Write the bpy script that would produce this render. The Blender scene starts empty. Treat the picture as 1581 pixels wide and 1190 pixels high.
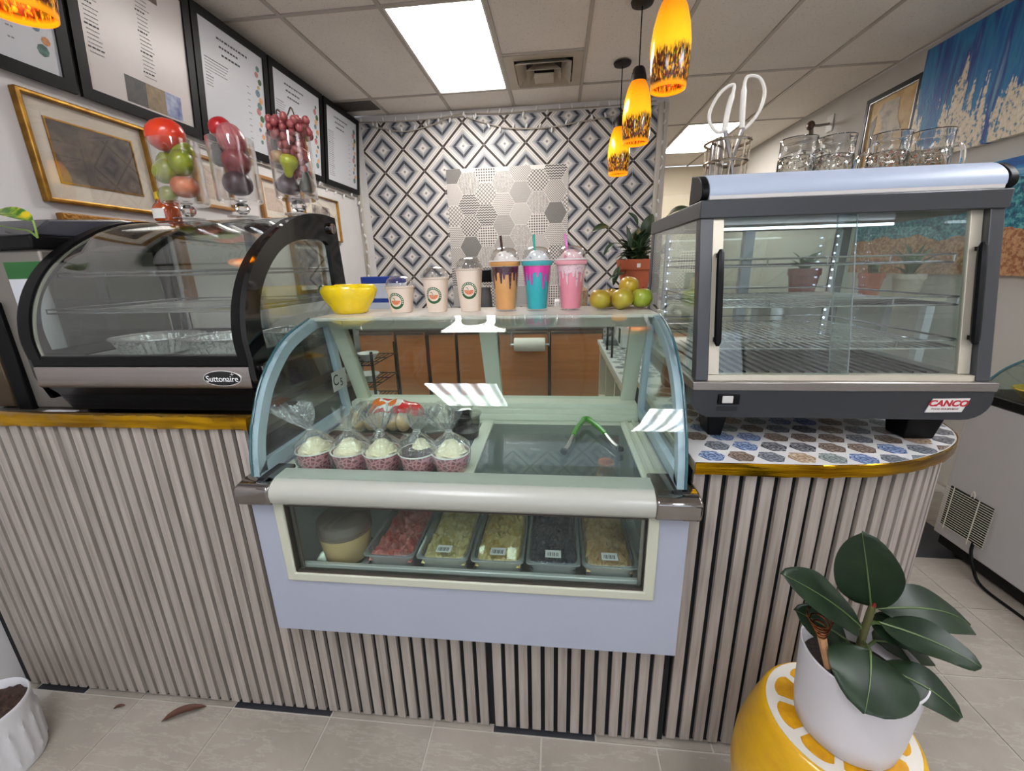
import bpy, bmesh, math, random
from mathutils import Vector, Matrix
random.seed(7)
R = math.radians
scene = bpy.context.scene
COL = scene.collection

# ------------------------------------------------------------------ camera
def setup_camera():
    yaw, pitch, roll = R(6.3129), R(15.9276), R(-1.4475)
    f = Vector((-math.sin(yaw)*math.cos(pitch), math.cos(yaw)*math.cos(pitch), -math.sin(pitch)))
    r = Vector((math.cos(yaw), math.sin(yaw), 0))
    u = r.cross(f)
    r2 = math.cos(roll)*r + math.sin(roll)*u
    u2 = -math.sin(roll)*r + math.cos(roll)*u
    cam = bpy.data.cameras.new('camera')
    cam.sensor_fit = 'HORIZONTAL'; cam.sensor_width = 36.0
    cam.lens = 640.957/1581*36.0
    cam.clip_start = 0.02; cam.clip_end = 60
    o = bpy.data.objects.new('camera', cam); COL.objects.link(o)
    m = Matrix.Identity(4)
    for i in range(3):
        m[i][0] = r2[i]; m[i][1] = u2[i]; m[i][2] = -f[i]
    m[2][3] = 1.45
    o.matrix_world = m
    scene.camera = o
setup_camera()

# ------------------------------------------------------------------ light levels
PANEL = 16.0         # ceiling troffers on the serving side
PANEL_FRONT = 17.0    # troffers on the customer side, one of them added
PENDANT = 7.0         # amber glass shades
LIGHTBOX = 0.28        # header of the heated case
EXPOSURE = 0.45
w = bpy.data.worlds.new('world'); scene.world = w
w.use_nodes = True
w.node_tree.nodes['Background'].inputs[0].default_value = (0.75, 0.85, 1.0, 1)
w.node_tree.nodes['Background'].inputs[1].default_value = 1.3
scene.view_settings.view_transform = 'Standard'
scene.view_settings.look = 'None'
scene.view_settings.gamma = 1.0
scene.view_settings.use_curve_mapping = False
scene.view_settings.exposure = EXPOSURE

# ------------------------------------------------------------------ materials
def lin(c):
    return tuple(((v/255.0)/12.92 if v/255.0 <= 0.04045 else ((v/255.0+0.055)/1.055)**2.4) for v in c)
MATS = {}
def nodes(name):
    m = bpy.data.materials.new(name); m.use_nodes = True
    nt = m.node_tree
    return m, nt, nt.nodes, nt.links, nt.nodes['Principled BSDF']
def val(nt, op, a, b=None, c=None):
    n = nt.nodes.new('ShaderNodeMath'); n.operation = op
    for i, v in enumerate((a, b, c)):
        if v is None: continue
        if isinstance(v, (int, float)): n.inputs[i].default_value = v
        else: nt.links.new(v, n.inputs[i])
    return n.outputs[0]
def mixc(nt, fac, a, b):
    n = nt.nodes.new('ShaderNodeMix'); n.data_type = 'RGBA'
    for i, v in ((0, fac), (6, a), (7, b)):
        if isinstance(v, (int, float)): n.inputs[i].default_value = v
        elif isinstance(v, tuple): n.inputs[i].default_value = (*v[:3], 1)
        else: nt.links.new(v, n.inputs[i])
    return n.outputs[2]
def coords(nt, kind='Object', scale=(1, 1, 1), rot=(0, 0, 0), loc=(0, 0, 0)):
    if kind == 'World':
        g = nt.nodes.new('ShaderNodeNewGeometry'); out = g.outputs['Position']
    else:
        g = nt.nodes.new('ShaderNodeTexCoord'); out = g.outputs[kind]
    mp = nt.nodes.new('ShaderNodeMapping')
    mp.inputs['Scale'].default_value = scale; mp.inputs['Rotation'].default_value = rot; mp.inputs['Location'].default_value = loc
    nt.links.new(out, mp.inputs[0])
    return mp.outputs[0]
def noise(nt, vec, scale, detail=3.0, rough=0.5):
    n = nt.nodes.new('ShaderNodeTexNoise'); n.inputs['Scale'].default_value = scale
    n.inputs['Detail'].default_value = detail; n.inputs['Roughness'].default_value = rough
    nt.links.new(vec, n.inputs['Vector'])
    return n.outputs['Fac']
def ramp(nt, fac, stops, const=False):
    n = nt.nodes.new('ShaderNodeValToRGB'); cr = n.color_ramp
    if const: cr.interpolation = 'CONSTANT'
    while len(cr.elements) > 1: cr.elements.remove(cr.elements[-1])
    for i, (p, c) in enumerate(stops):
        e = cr.elements[0] if i == 0 else cr.elements.new(p)
        e.position = p; e.color = (*c, 1)
    nt.links.new(fac, n.inputs[0])
    return n.outputs[0]
def bump(nt, b, height, strength=0.3, dist=0.002):
    n = nt.nodes.new('ShaderNodeBump'); n.inputs['Strength'].default_value = strength; n.inputs['Distance'].default_value = dist
    nt.links.new(height, n.inputs['Height']); nt.links.new(n.outputs[0], b.inputs['Normal'])
def M(name, col=(128, 128, 128), rough=0.5, metal=0.0, vary=0.0, vscale=8.0, stretch=(1, 1, 1), bmp=0.0, bscale=60.0, bdist=0.002, coat=0.0, spec=0.5, world=False, col2=None, sss=0.0):
    """plain procedural material: base colour with soft noise variation and fine relief"""
    if name in MATS: return MATS[name]
    m, nt, ns, ln, b = nodes(name)
    c = lin(col)
    b.inputs['Roughness'].default_value = rough; b.inputs['Metallic'].default_value = metal
    b.inputs['Coat Weight'].default_value = coat; b.inputs['Specular IOR Level'].default_value = spec
    if coat: b.inputs['Coat Roughness'].default_value = 0.08
    if sss:
        b.inputs['Subsurface Weight'].default_value = sss; b.inputs['Subsurface Radius'].default_value = (0.02, 0.01, 0.005)
    kind = 'World' if world else 'Object'
    if vary or col2:
        v = coords(nt, kind, stretch)
        f = noise(nt, v, vscale, 4.0)
        a2 = lin(col2) if col2 else tuple(x*(1-vary) for x in c)
        a1 = c if col2 else tuple(min(1, x*(1+vary)) for x in c)
        st = ramp(nt, f, [(0.3, a2), (0.7, a1)])
        ln.new(st, b.inputs['Base Color'])
    else:
        b.inputs['Base Color'].default_value = (*c, 1)
    if bmp:
        v2 = coords(nt, kind, stretch)
        bump(nt, b, noise(nt, v2, bscale, 4.0), bmp, bdist)
    MATS[name] = m
    return m
def emit(name, col, strength):
    if name in MATS: return MATS[name]
    m, nt, ns, ln, b = nodes(name)
    b.inputs['Base Color'].default_value = (*lin(col), 1); b.inputs['Emission Color'].default_value = (*lin(col), 1)
    b.inputs['Emission Strength'].default_value = strength; b.inputs['Roughness'].default_value = 0.4
    MATS[name] = m; return m
def glass(name, tint=(255, 255, 255), refl=0.05, gain=0.9, rough=0.0, haze=0.0, hazecol=(230, 235, 240), wrinkle=0.0, wscale=30.0, power=4.0):
    """thin pane: clear transmission plus a mirror layer that grows towards grazing angles, and optional diffuse haze"""
    if name in MATS: return MATS[name]
    m = bpy.data.materials.new(name); m.use_nodes = True
    nt = m.node_tree; nt.nodes.clear(); ln = nt.links
    out = nt.nodes.new('ShaderNodeOutputMaterial')
    tr = nt.nodes.new('ShaderNodeBsdfTransparent'); tr.inputs[0].default_value = (*lin(tint), 1)
    gl = nt.nodes.new('ShaderNodeBsdfGlossy'); gl.inputs['Roughness'].default_value = rough
    gl.inputs[0].default_value = (1, 1, 1, 1)
    lw = nt.nodes.new('ShaderNodeLayerWeight')
    f = val(nt, 'POWER', lw.outputs['Facing'], power)
    f = val(nt, 'MULTIPLY_ADD', f, gain, refl)
    f = val(nt, 'MINIMUM', f, 1.0)
    base = tr.outputs[0]
    if haze:
        df = nt.nodes.new('ShaderNodeBsdfDiffuse'); df.inputs[0].default_value = (*lin(hazecol), 1)
        mx = nt.nodes.new('ShaderNodeMixShader'); mx.inputs[0].default_value = haze
        ln.new(tr.outputs[0], mx.inputs[1]); ln.new(df.outputs[0], mx.inputs[2]); base = mx.outputs[0]
    mix = nt.nodes.new('ShaderNodeMixShader')
    ln.new(f, mix.inputs[0]); ln.new(base, mix.inputs[1]); ln.new(gl.outputs[0], mix.inputs[2])
    if wrinkle:
        v = coords(nt, 'Object')
        bn = nt.nodes.new('ShaderNodeBump'); bn.inputs['Strength'].default_value = wrinkle; bn.inputs['Distance'].default_value = 0.01
        ln.new(noise(nt, v, wscale, 3.0), bn.inputs['Height'])
        ln.new(bn.outputs[0], gl.inputs['Normal']); ln.new(bn.outputs[0], lw.inputs['Normal'])
    ln.new(mix.outputs[0], out.inputs[0])
    MATS[name] = m; return m

def real_glass(name, col, rough, bs=0, st=0.0):
    m, nt, ns, ln, b = nodes(name)
    b.inputs['Base Color'].default_value = (*lin(col), 1); b.inputs['Roughness'].default_value = rough
    b.inputs['Transmission Weight'].default_value = 1.0; b.inputs['IOR'].default_value = 1.45
    if bs:
        t = ns.new('ShaderNodeTexVoronoi'); t.inputs['Scale'].default_value = bs; ln.new(coords(nt, 'Object'), t.inputs['Vector'])
        bump(nt, b, t.outputs['Distance'], st, .004)
    return m

# ------------------------------------------------------------------ mesh helpers
class MB:
    def __init__(s): s.v = []; s.f = []; s.m = []; s.mi = 0
    def add(s, vs, fs):
        o = len(s.v); s.v += [tuple(p) for p in vs]
        s.f += [tuple(i+o for i in f) for f in fs]; s.m += [s.mi]*len(fs)
        return s
    def box(s, x0, x1, y0, y1, z0, z1):
        vs = [(x0,y0,z0),(x1,y0,z0),(x1,y1,z0),(x0,y1,z0),(x0,y0,z1),(x1,y0,z1),(x1,y1,z1),(x0,y1,z1)]
        return s.add(vs, [(0,3,2,1),(4,5,6,7),(0,1,5,4),(1,2,6,5),(2,3,7,6),(3,0,4,7)])
    def lathe(s, prof, n=24, c=(0, 0, 0), sx=1.0, sy=1.0, closed=False):
        """prof [(r,z)] bottom to top; r=0 ends become poles"""
        rings = []; vs = []; fs = []
        for r, z in prof:
            if r <= 1e-6:
                rings.append([len(vs)]); vs.append((c[0], c[1], c[2]+z))
            else:
                rings.append(list(range(len(vs), len(vs)+n)))
                for k in range(n):
                    a = 2*math.pi*k/n
                    vs.append((c[0]+r*sx*math.cos(a), c[1]+r*sy*math.sin(a), c[2]+z))
        pairs = list(zip(rings, rings[1:]))
        if closed: pairs.append((rings[-1], rings[0]))
        for a, b in pairs:
            if len(a) == 1 and len(b) == 1: continue
            for k in range(n):
                k2 = (k+1) % n
                if len(a) == 1: fs.append((a[0], b[k2], b[k]))
                elif len(b) == 1: fs.append((a[k], a[k2], b[0]))
                else: fs.append((a[k], a[k2], b[k2], b[k]))
        return s.add(vs, fs)
    def sphere(s, c, r, n=14, m=8, sx=1, sy=1, sz=1):
        prof = [(r*math.sin(math.pi*i/m), -r*sz*math.cos(math.pi*i/m)) for i in range(m+1)]
        prof[0] = (0, -r*sz); prof[-1] = (0, r*sz)
        return s.lathe(prof, n, c, sx, sy)
    def tube(s, pts, r, n=8, closed=False, caps=True):
        pts = [Vector(p) for p in pts]; N = len(pts); vs = []; fs = []
        rad = r if isinstance(r, (list, tuple)) else [r]*N
        t0 = (pts[1]-pts[0]).normalized()
        nrm = t0.orthogonal().normalized()
        for i, p in enumerate(pts):
            if closed: t = (pts[(i+1) % N]-pts[i-1])
            else: t = pts[min(i+1, N-1)]-pts[max(i-1, 0)]
            if t.length < 1e-9: t = t0.copy()
            t.normalize()
            nrm = nrm - t*nrm.dot(t)
            if nrm.length < 1e-6: nrm = t.orthogonal()
            nrm.normalize(); bn = t.cross(nrm)
            for k in range(n):
                a = 2*math.pi*k/n
                vs.append(p+(nrm*math.cos(a)+bn*math.sin(a))*rad[i])
        for i in range(N if closed else N-1):
            j = (i+1) % N
            for k in range(n):
                k2 = (k+1) % n
                fs.append((i*n+k, i*n+k2, j*n+k2, j*n+k))
        if caps and not closed:
            fs.append(tuple(reversed(range(n)))); fs.append(tuple(range((N-1)*n, N*n)))
        return s.add(vs, fs)
    def prism(s, poly, d0, d1, plane='yz'):
        """polygon extruded along the remaining axis"""
        n = len(poly)
        def P(a, b, d):
            return (d, a, b) if plane == 'yz' else ((a, d, b) if plane == 'xz' else (a, b, d))
        vs = [P(a, b, d0) for a, b in poly]+[P(a, b, d1) for a, b in poly]
        fs = [tuple(range(n)), tuple(reversed(range(n, 2*n)))]
        fs += [(i, i+n, (i+1) % n+n, (i+1) % n) for i in range(n)]
        return s.add(vs, fs)
    def ringprism(s, outer, inner, d0, d1, plane='yz'):
        n = len(outer)
        def P(a, b, d):
            return (d, a, b) if plane == 'yz' else ((a, d, b) if plane == 'xz' else (a, b, d))
        vs = [P(a, b, d0) for a, b in outer]+[P(a, b, d1) for a, b in outer]+[P(a, b, d0) for a, b in inner]+[P(a, b, d1) for a, b in inner]
        fs = []
        for i in range(n):
            j = (i+1) % n
            fs += [(i, j, j+2*n, i+2*n), (i+n, i+3*n, j+3*n, j+n), (i, i+n, j+n, j), (i+2*n, j+2*n, j+3*n, i+3*n)]
        return s.add(vs, fs)
    def sheet(s, line, th, d0, d1, plane='yz', close=False):
        """open polyline thickened by th and extruded along the remaining axis"""
        L = [Vector((a, b)) for a, b in line]; off = []
        for i, p in enumerate(L):
            t = (L[min(i+1, len(L)-1)]-L[max(i-1, 0)]).normalized()
            off.append(p+Vector((-t.y, t.x))*th)
        poly = [tuple(p) for p in L]; op = [tuple(p) for p in off]
        n = len(poly)
        def P(a, b, d):
            return (d, a, b) if plane == 'yz' else ((a, d, b) if plane == 'xz' else (a, b, d))
        vs = [P(*p, d0) for p in poly]+[P(*p, d1) for p in poly]+[P(*p, d0) for p in op]+[P(*p, d1) for p in op]
        fs = []
        for i in range(n-1):
            j = i+1
            fs += [(i, j, j+n, i+n), (i+2*n, i+3*n, j+3*n, j+2*n), (i, i+2*n, j+2*n, j), (i+n, j+n, j+3*n, i+3*n)]
        fs += [(0, n, 3*n, 2*n), (n-1, 3*n-1, 4*n-1, 2*n-1)]
        return s.add(vs, fs)
    def build(s, name, mat, parent=None, smooth=40, bevel=0.0, seg=2, subsurf=0):
        """links everything collected so far as ONE mesh object; vertices are given in world space"""
        org = Vector((0, 0, 0))
        if parent is not None:
            p = parent
            while p is not None: org += p.location; p = p.parent
            loc = Vector((0, 0, 0))
        else:
            xs = [v[0] for v in s.v]; ys = [v[1] for v in s.v]; zs = [v[2] for v in s.v]
            org = Vector(((min(xs)+max(xs))/2, (min(ys)+max(ys))/2, min(zs))); loc = org
        me = bpy.data.meshes.new(name)
        me.from_pydata([(v[0]-org.x, v[1]-org.y, v[2]-org.z) for v in s.v], [], s.f)
        ml = mat if isinstance(mat, (list, tuple)) else [mat]
        for m in ml: me.materials.append(m)
        if len(ml) > 1: me.polygons.foreach_set('material_index', s.m)
        fix_normals(me)
        if smooth:
            me.polygons.foreach_set('use_smooth', [True]*len(me.polygons))
            me.set_sharp_from_angle(angle=R(smooth))
        me.update()
        o = bpy.data.objects.new(name, me); COL.objects.link(o); o.location = loc
        if parent is not None: o.parent = parent
        if bevel:
            b = o.modifiers.new('bevel', 'BEVEL'); b.width = bevel; b.segments = seg; b.limit_method = 'ANGLE'; b.angle_limit = R(40)
        if subsurf:
            b = o.modifiers.new('sub', 'SUBSURF'); b.levels = subsurf; b.render_levels = subsurf
        return o
def fix_normals(me):
    bm = bmesh.new(); bm.from_mesh(me)
    bmesh.ops.recalc_face_normals(bm, faces=bm.faces)
    bm.to_mesh(me); bm.free()
def tag(o, label, cat, group=None):
    o['label'] = label; o['category'] = cat
    if group: o['group'] = group
    return o
def thing(name, label, cat, loc, group=None):
    o = bpy.data.objects.new(name, None); COL.objects.link(o)
    o.location = loc; o.empty_display_size = 0.05
    return tag(o, label, cat, group)
def struct(o):
    o['kind'] = 'structure'; return o
def inst(name, mesh, parent, loc, rot=(0, 0, 0), scale=(1, 1, 1)):
    """another object on shared mesh data; loc is in world space"""
    org = Vector((0, 0, 0)); p = parent
    while p is not None: org += p.location; p = p.parent
    o = bpy.data.objects.new(name, mesh); COL.objects.link(o)
    o.parent = parent; o.location = Vector(loc)-org; o.rotation_euler = rot; o.scale = scale
    return o
def mesh_of(mb, name, mat, smooth=40):
    me = bpy.data.meshes.new(name); me.from_pydata(mb.v, [], mb.f)
    ml = mat if isinstance(mat, (list, tuple)) else [mat]
    for m in ml: me.materials.append(m)
    if len(ml) > 1: me.polygons.foreach_set('material_index', mb.m)
    fix_normals(me)
    if smooth:
        me.polygons.foreach_set('use_smooth', [True]*len(me.polygons)); me.set_sharp_from_angle(angle=R(smooth))
    return me
def text(body, size, mat, name, parent, loc, rot=(R(90), 0, 0), extrude=0.0004, shear=0.0, bold=0.0, align='CENTER', sx=1.0):
    cu = bpy.data.curves.new(name, 'FONT'); cu.body = body; cu.size = size; cu.align_x = align; cu.align_y = 'CENTER'
    cu.extrude = extrude; cu.shear = shear; cu.offset = bold
    t = bpy.data.objects.new(name+'_curve', cu); COL.objects.link(t)
    dg = bpy.context.evaluated_depsgraph_get()
    me = bpy.data.meshes.new_from_object(t.evaluated_get(dg))
    bpy.data.objects.remove(t, do_unlink=True)
    me.materials.clear(); me.materials.append(mat)
    return inst(name, me, parent, loc, rot, (sx, 1, 1))
def arc(c, r, a0, a1, n, ry=None):
    ry = r if ry is None else ry
    return [(c[0]+r*math.cos(R(a0+(a1-a0)*i/n)), c[1]+ry*math.sin(R(a0+(a1-a0)*i/n))) for i in range(n+1)]
def smoothline(pts, sub=4):
    """Catmull-Rom through the points"""
    P = [Vector(p) for p in pts]; out = []
    for i in range(len(P)-1):
        p0 = P[max(i-1, 0)]; p1 = P[i]; p2 = P[i+1]; p3 = P[min(i+2, len(P)-1)]
        for k in range(sub):
            t = k/sub
            out.append(0.5*((2*p1)+(p2-p0)*t+(2*p0-5*p1+4*p2-p3)*t*t+(3*p1-p0-3*p2+p3)*t**3))
    out.append(P[-1]); return [tuple(v) for v in out]
# ------------------------------------------------------------------ the room
XL, XR, YB, YF, YE, ZC = -1.97, 2.55, 4.31, -3.0, 7.2, 2.85
m_wall = M('painted_wall', (206, 203, 202), 0.75, vary=0.03, vscale=3, bmp=0.05, bscale=200)
m_wall_r = M('painted_wall_warm', (196, 192, 186), 0.75, vary=0.03, vscale=3, bmp=0.05, bscale=200)
m_cream = M('cream_panel', (214, 203, 180), 0.6, vary=0.04, vscale=2)
m_grout = M('pale_grout', (178, 172, 164), 0.85, vary=0.05, vscale=30)
m_tee = M('ceiling_tee', (176, 168, 158), 0.5, vary=0.05, vscale=3)
m_white = M('white_enamel', (205, 208, 214), 0.28, vary=0.02, vscale=3)
m_black = M('black_plastic', (7, 7, 8), .4, spec=.18)
m_black_gl = M('black_gloss', (8, 8, 9), 0.07)
m_chrome = M('chrome', (150, 145, 142), 0.08, 1.0)
m_steel = M('brushed_steel', (158, 152, 148), 0.32, 1.0, vary=0.08, vscale=3, stretch=(0.3, 1, 40))
m_alu = M('pale_aluminium', (200, 202, 206), 0.35, 0.8)
m_iron = M('dark_iron', (30, 28, 27), 0.5, 0.6)
m_clear = glass('clear_glass', refl=0.045)
m_wire = M('bright_wire', (200, 200, 204), 0.2, 1.0)

def floor_mat():
    m, nt, ns, ln, b = nodes('grey_stone_tile')
    v = coords(nt, 'World', (1, 1, 1), (0, 0, 0.6))
    f = noise(nt, v, 2.2, 6.0, 0.62)
    c = ramp(nt, f, [(0.25, lin((132, 125, 115))), (0.5, lin((154, 146, 135))), (0.75, lin((168, 160, 149)))])
    v2 = coords(nt, 'World', (0.5, 2.6, 1), (0, 0, 0.9))
    wv = noise(nt, v2, 3.0, 8.0, 0.7)
    vein = ramp(nt, wv, [(0.485, (0, 0, 0)), (0.5, (1, 1, 1)), (0.515, (0, 0, 0))])
    c = mixc(nt, val(nt, 'MULTIPLY', vein, 0.35), c, lin((186, 180, 170)))
    oi = nt.nodes.new('ShaderNodeObjectInfo')
    hv = nt.nodes.new('ShaderNodeHueSaturation'); ln.new(c, hv.inputs['Color'])
    ln.new(val(nt, 'MULTIPLY_ADD', oi.outputs['Random'], 0.12, 0.94), hv.inputs['Value'])
    ln.new(hv.outputs[0], b.inputs['Base Color'])
    b.inputs['Roughness'].default_value = 0.42
    bump(nt, b, noise(nt, coords(nt, 'World'), 40, 5), 0.12, 0.002)
    return m
m_floor = floor_mat()
m_dark_tile = M('dark_slate_tile', (44, 45, 50), 0.45, vary=0.15, vscale=20, world=True)

floor = struct(MB().box(XL-.1, XR+.1, YF-.1, YE+.1, -0.12, -0.003).build('floor', m_grout))
TX, TY, X0, Y0 = 0.357, 0.331, -1.469, 0.972
tile_me = mesh_of(MB().box(-TX/2+.003, TX/2-.003, -TY/2+.003, TY/2-.003, -0.004, 0.0), 'floor_tile', m_floor, 0)
dark_me = mesh_of(MB().box(-TX/2+.003, TX/2-.003, -TY/2+.003, TY/2-.003, -0.004, 0.0), 'dark_floor_tile', m_dark_tile, 0)
for j in range(-3, 8):
    for i in range(-1, 12):
        x = X0+(i+.5)*TX; y = Y0+(j+.5)*TY
        if x+TX/2 > XR or x-TX/2 < XL-.02 or (j == 0 and x < .8): continue
        dark = j == 3 and i == 9
        inst('dark_floor_tile' if dark else 'floor_tile', dark_me if dark else tile_me, floor, (x, y, 0))
row = [XL, -1.90, -1.70, X0, -1.112, -.755, -.398, -.2, .131, .488, .845]
for a, b in zip(row, row[1:]):
    dk = a in (-1.90, -1.112, -.2)
    MB().box(a+.003, b-.003, Y0+.003, Y0+TY-.003, -.004, 0).build('dark_floor_tile' if dk else 'floor_tile', m_dark_tile if dk else m_floor, floor, 0)
# stone beyond the tiles that can be told apart
rest = MB()
rest.box(XL, XR, YF, Y0-3*TY, -0.004, -0.0005).box(XL, XR, Y0+8*TY, YE, -0.004, -0.0005)
rest.box(X0+11.2*TX, XR, Y0-3*TY, Y0+8*TY, -0.004, -0.001)
rest.build('floor_field', m_floor, floor, 0)

# walls
wb = struct(MB().box(XL, 0.97, YB, YB+.12, 0, ZC).build('wall_back', m_wall))
struct(MB().box(XL-.12, XL, YF, YE, 0, ZC).build('wall_left', m_wall))
struct(MB().box(XR, XR+.12, YF, YE, 0, ZC).build('wall_right', m_wall_r))
struct(MB().box(XL, XR, YE, YE+.12, 0, ZC).build('wall_far', m_cream))
wf = MB()
wf.box(XL, XR, YF-.12, YF, 0, 0.45).box(XL, XR, YF-.12, YF, 2.35, ZC)
wf.box(XL, XL+.25, YF-.12, YF, .45, 2.35).box(XR-.25, XR, YF-.12, YF, .45, 2.35)
struct(wf.build('wall_front', m_wall))
for k, (a, b) in enumerate(((XL+.25, -.75), (-.65, .75), (.85, XR-.25))):
    wn = struct(MB().box(a, b, YF-.07, YF-.062, .5, 2.3).build('window_%d' % (k+1), m_clear))
    MB().box(a-.05, a, YF-.1, YF-.02, .45, 2.35).box(b, b+.05, YF-.1, YF-.02, .45, 2.35).box(a, b, YF-.1, YF-.02, .45, .5).box(a, b, YF-.1, YF-.02, 2.3, 2.35).build('window_frame', m_white, wn)
# door at the far end, of stacked panels
dr = struct(MB().box(1.15, 2.48, YE-.05, YE-.01, 0, 2.5).build('door_1', m_cream))
for k in range(5):
    MB().box(1.2, 2.43, YE-.075, YE-.05, .06+k*.49, .06+k*.49+.44).build('door_panel', m_cream, dr, bevel=.015)

# back wall: printed square tiles whose bands meet in diamonds
def diamond_mat():
    m, nt, ns, ln, b = nodes('diamond_band_tile')
    g = nt.nodes.new('ShaderNodeNewGeometry'); sp = nt.nodes.new('ShaderNodeSeparateXYZ'); ln.new(g.outputs['Position'], sp.inputs[0])
    P = 0.392
    u = val(nt, 'ABSOLUTE', val(nt, 'SUBTRACT', val(nt, 'FRACT', val(nt, 'MULTIPLY_ADD', sp.outputs[0], 1/P, 1.664/P+20.5)), 0.5))
    v = val(nt, 'ABSOLUTE', val(nt, 'SUBTRACT', val(nt, 'FRACT', val(nt, 'MULTIPLY_ADD', sp.outputs[2], 1/P, -2.555/P+20.5)), 0.5))
    d = val(nt, 'ADD', u, v)
    d = val(nt, 'MULTIPLY', val(nt, 'MINIMUM', d, val(nt, 'SUBTRACT', 1.0, d)), 2.0)
    W = lin((212, 206, 200)); LG = lin((172, 169, 167)); BG = lin((138, 142, 150)); SL = lin((50, 52, 60)); BR = lin((48, 38, 36)); MG = lin((168, 169, 173))
    c = ramp(nt, d, [(0, LG), (.03, SL), (.06, W), (.20, LG), (.29, BG), (.38, SL), (.53, BG), (.61, MG), (.66, LG), (.72, W), (.80, LG), (.84, W), (.925, BR)], True)
    f = noise(nt, coords(nt, 'World'), 60, 3)
    c = mixc(nt, val(nt, 'MULTIPLY', f, 0.14), c, lin((150, 146, 142)))
    ln.new(c, b.inputs['Base Color']); b.inputs['Roughness'].default_value = 0.6; b.inputs['Specular IOR Level'].default_value = .25
    return m
m_diamond = diamond_mat()
ts = 0.196
wt_me = mesh_of(MB().box(-ts/2+.0009, ts/2-.0009, -.0025, 0, -ts/2+.0009, ts/2-.0009), 'wall_tile', m_diamond, 0)
wt_top = mesh_of(MB().box(-ts/2+.0009, ts/2-.0009, -.0025, 0, 0, .038), 'wall_tile_cut', m_diamond, 0)
for i in range(14):
    x = -1.86+(i+.5)*ts
    for j in range(11):
        z = 2.751-(j+.5)*ts
        inst('wall_tile', wt_me, wb, (x, YB, z))
    inst('wall_tile', wt_top, wb, (x, YB, 2.7519))
# white corner post with the edge of the tiling
struct(MB().box(.885, .97, YB-.035, YB-.0005, 0, 2.80).build('trim_1', M('trim_white', (196, 190, 180), .5, vary=.05, vscale=5), bevel=.004))
struct(MB().box(XL, XL+.05, YB-.02, YB-.0005, 0, 2.80).build('trim_2', MATS['trim_white'], bevel=.003))

# hexagon patchwork sheet
def patch(name, kind, dark, light, sc, contrast=.5):
    m, nt, ns, ln, b = nodes(name)
    v = coords(nt, 'Object', (1, 1, 1), (R(90), 0, 0))
    if kind == 'check':
        t = ns.new('ShaderNodeTexChecker'); t.inputs['Scale'].default_value = sc; ln.new(v, t.inputs[0]); f = t.outputs['Fac']
    elif kind == 'dots':
        t = ns.new('ShaderNodeTexVoronoi'); t.inputs['Scale'].default_value = sc; t.inputs['Randomness'].default_value = 0.0; ln.new(v, t.inputs['Vector'])
        f = val(nt, 'LESS_THAN', t.outputs['Distance'], contrast)
    elif kind == 'leaf':
        t = ns.new('ShaderNodeTexVoronoi'); t.inputs['Scale'].default_value = sc; t.distance = 'MANHATTAN'; ln.new(v, t.inputs['Vector'])
        f = val(nt, 'LESS_THAN', t.outputs['Distance'], contrast)
    elif kind == 'wave':
        t = ns.new('ShaderNodeTexWave'); t.inputs['Scale'].default_value = sc; t.inputs['Distortion'].default_value = 4; t.inputs['Detail Scale'].default_value = 8; ln.new(v, t.inputs['Vector'])
        f = val(nt, 'GREATER_THAN', t.outputs['Fac'], contrast)
    elif kind == 'brick':
        t = ns.new('ShaderNodeTexBrick'); t.inputs['Scale'].default_value = sc; ln.new(v, t.inputs['Vector']); f = t.outputs['Fac']
    elif kind == 'lattice':
        v2 = coords(nt, 'Object', (1, 1, 1), (R(90), 0, R(45)))
        s_ = ns.new('ShaderNodeSeparateXYZ'); ln.new(v2, s_.inputs[0])
        a = val(nt, 'LESS_THAN', val(nt, 'FRACT', val(nt, 'MULTIPLY_ADD', s_.outputs[0], sc, 50.0)), contrast)
        c_ = val(nt, 'LESS_THAN', val(nt, 'FRACT', val(nt, 'MULTIPLY_ADD', s_.outputs[1], sc, 50.0)), contrast)
        f = val(nt, 'MAXIMUM', a, c_)
    elif kind == 'zig':
        s_ = ns.new('ShaderNodeSeparateXYZ'); ln.new(v, s_.inputs[0])
        zz = val(nt, 'ABSOLUTE', val(nt, 'SUBTRACT', val(nt, 'FRACT', val(nt, 'MULTIPLY_ADD', s_.outputs[0], sc, 50.0)), .5))
        f = val(nt, 'LESS_THAN', val(nt, 'FRACT', val(nt, 'ADD', zz, val(nt, 'MULTIPLY_ADD', s_.outputs[1], sc*1.3, 50.0))), contrast)
    c = mixc(nt, f, lin(light), lin(dark))
    ln.new(c, b.inputs['Base Color']); b.inputs['Roughness'].default_value = 0.5
    return m
K, LGT = (88, 84, 82), (206, 200, 194)
hexm = [patch('patch_check', 'check', (120, 116, 113), LGT, 95), patch('patch_dots', 'dots', K, LGT, 42, .35), patch('patch_wave', 'wave', (128, 124, 121), LGT, 28),
        patch('patch_lattice', 'lattice', (84, 80, 80), LGT, 40, .22), patch('patch_leaf', 'zig', (70, 68, 67), (196, 190, 185), 34, .5), patch('patch_zig', 'zig', (132, 128, 124), LGT, 45, .45),
        patch('patch_dark', 'check', (84, 82, 80), (142, 138, 134), 150), patch('patch_brick', 'brick', LGT, (140, 136, 132), 26), patch('patch_block', 'check', (92, 88, 86), LGT, 62),
        patch('patch_fine', 'check', (146, 142, 139), LGT, 130)]
HX0, HX1, HZ0, HZ1 = -1.062, 0.105, 1.06, 2.362
sheet = MB().box(HX0, HX1, YB-.0062, YB-.0045, HZ0, HZ1).build('hexagon_sheet', M('sheet_white', (214, 210, 206), .6), None, 0)
tag(sheet, 'grey and white hexagon patchwork sheet stuck over the diamond tiles', 'wall sheet')
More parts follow.
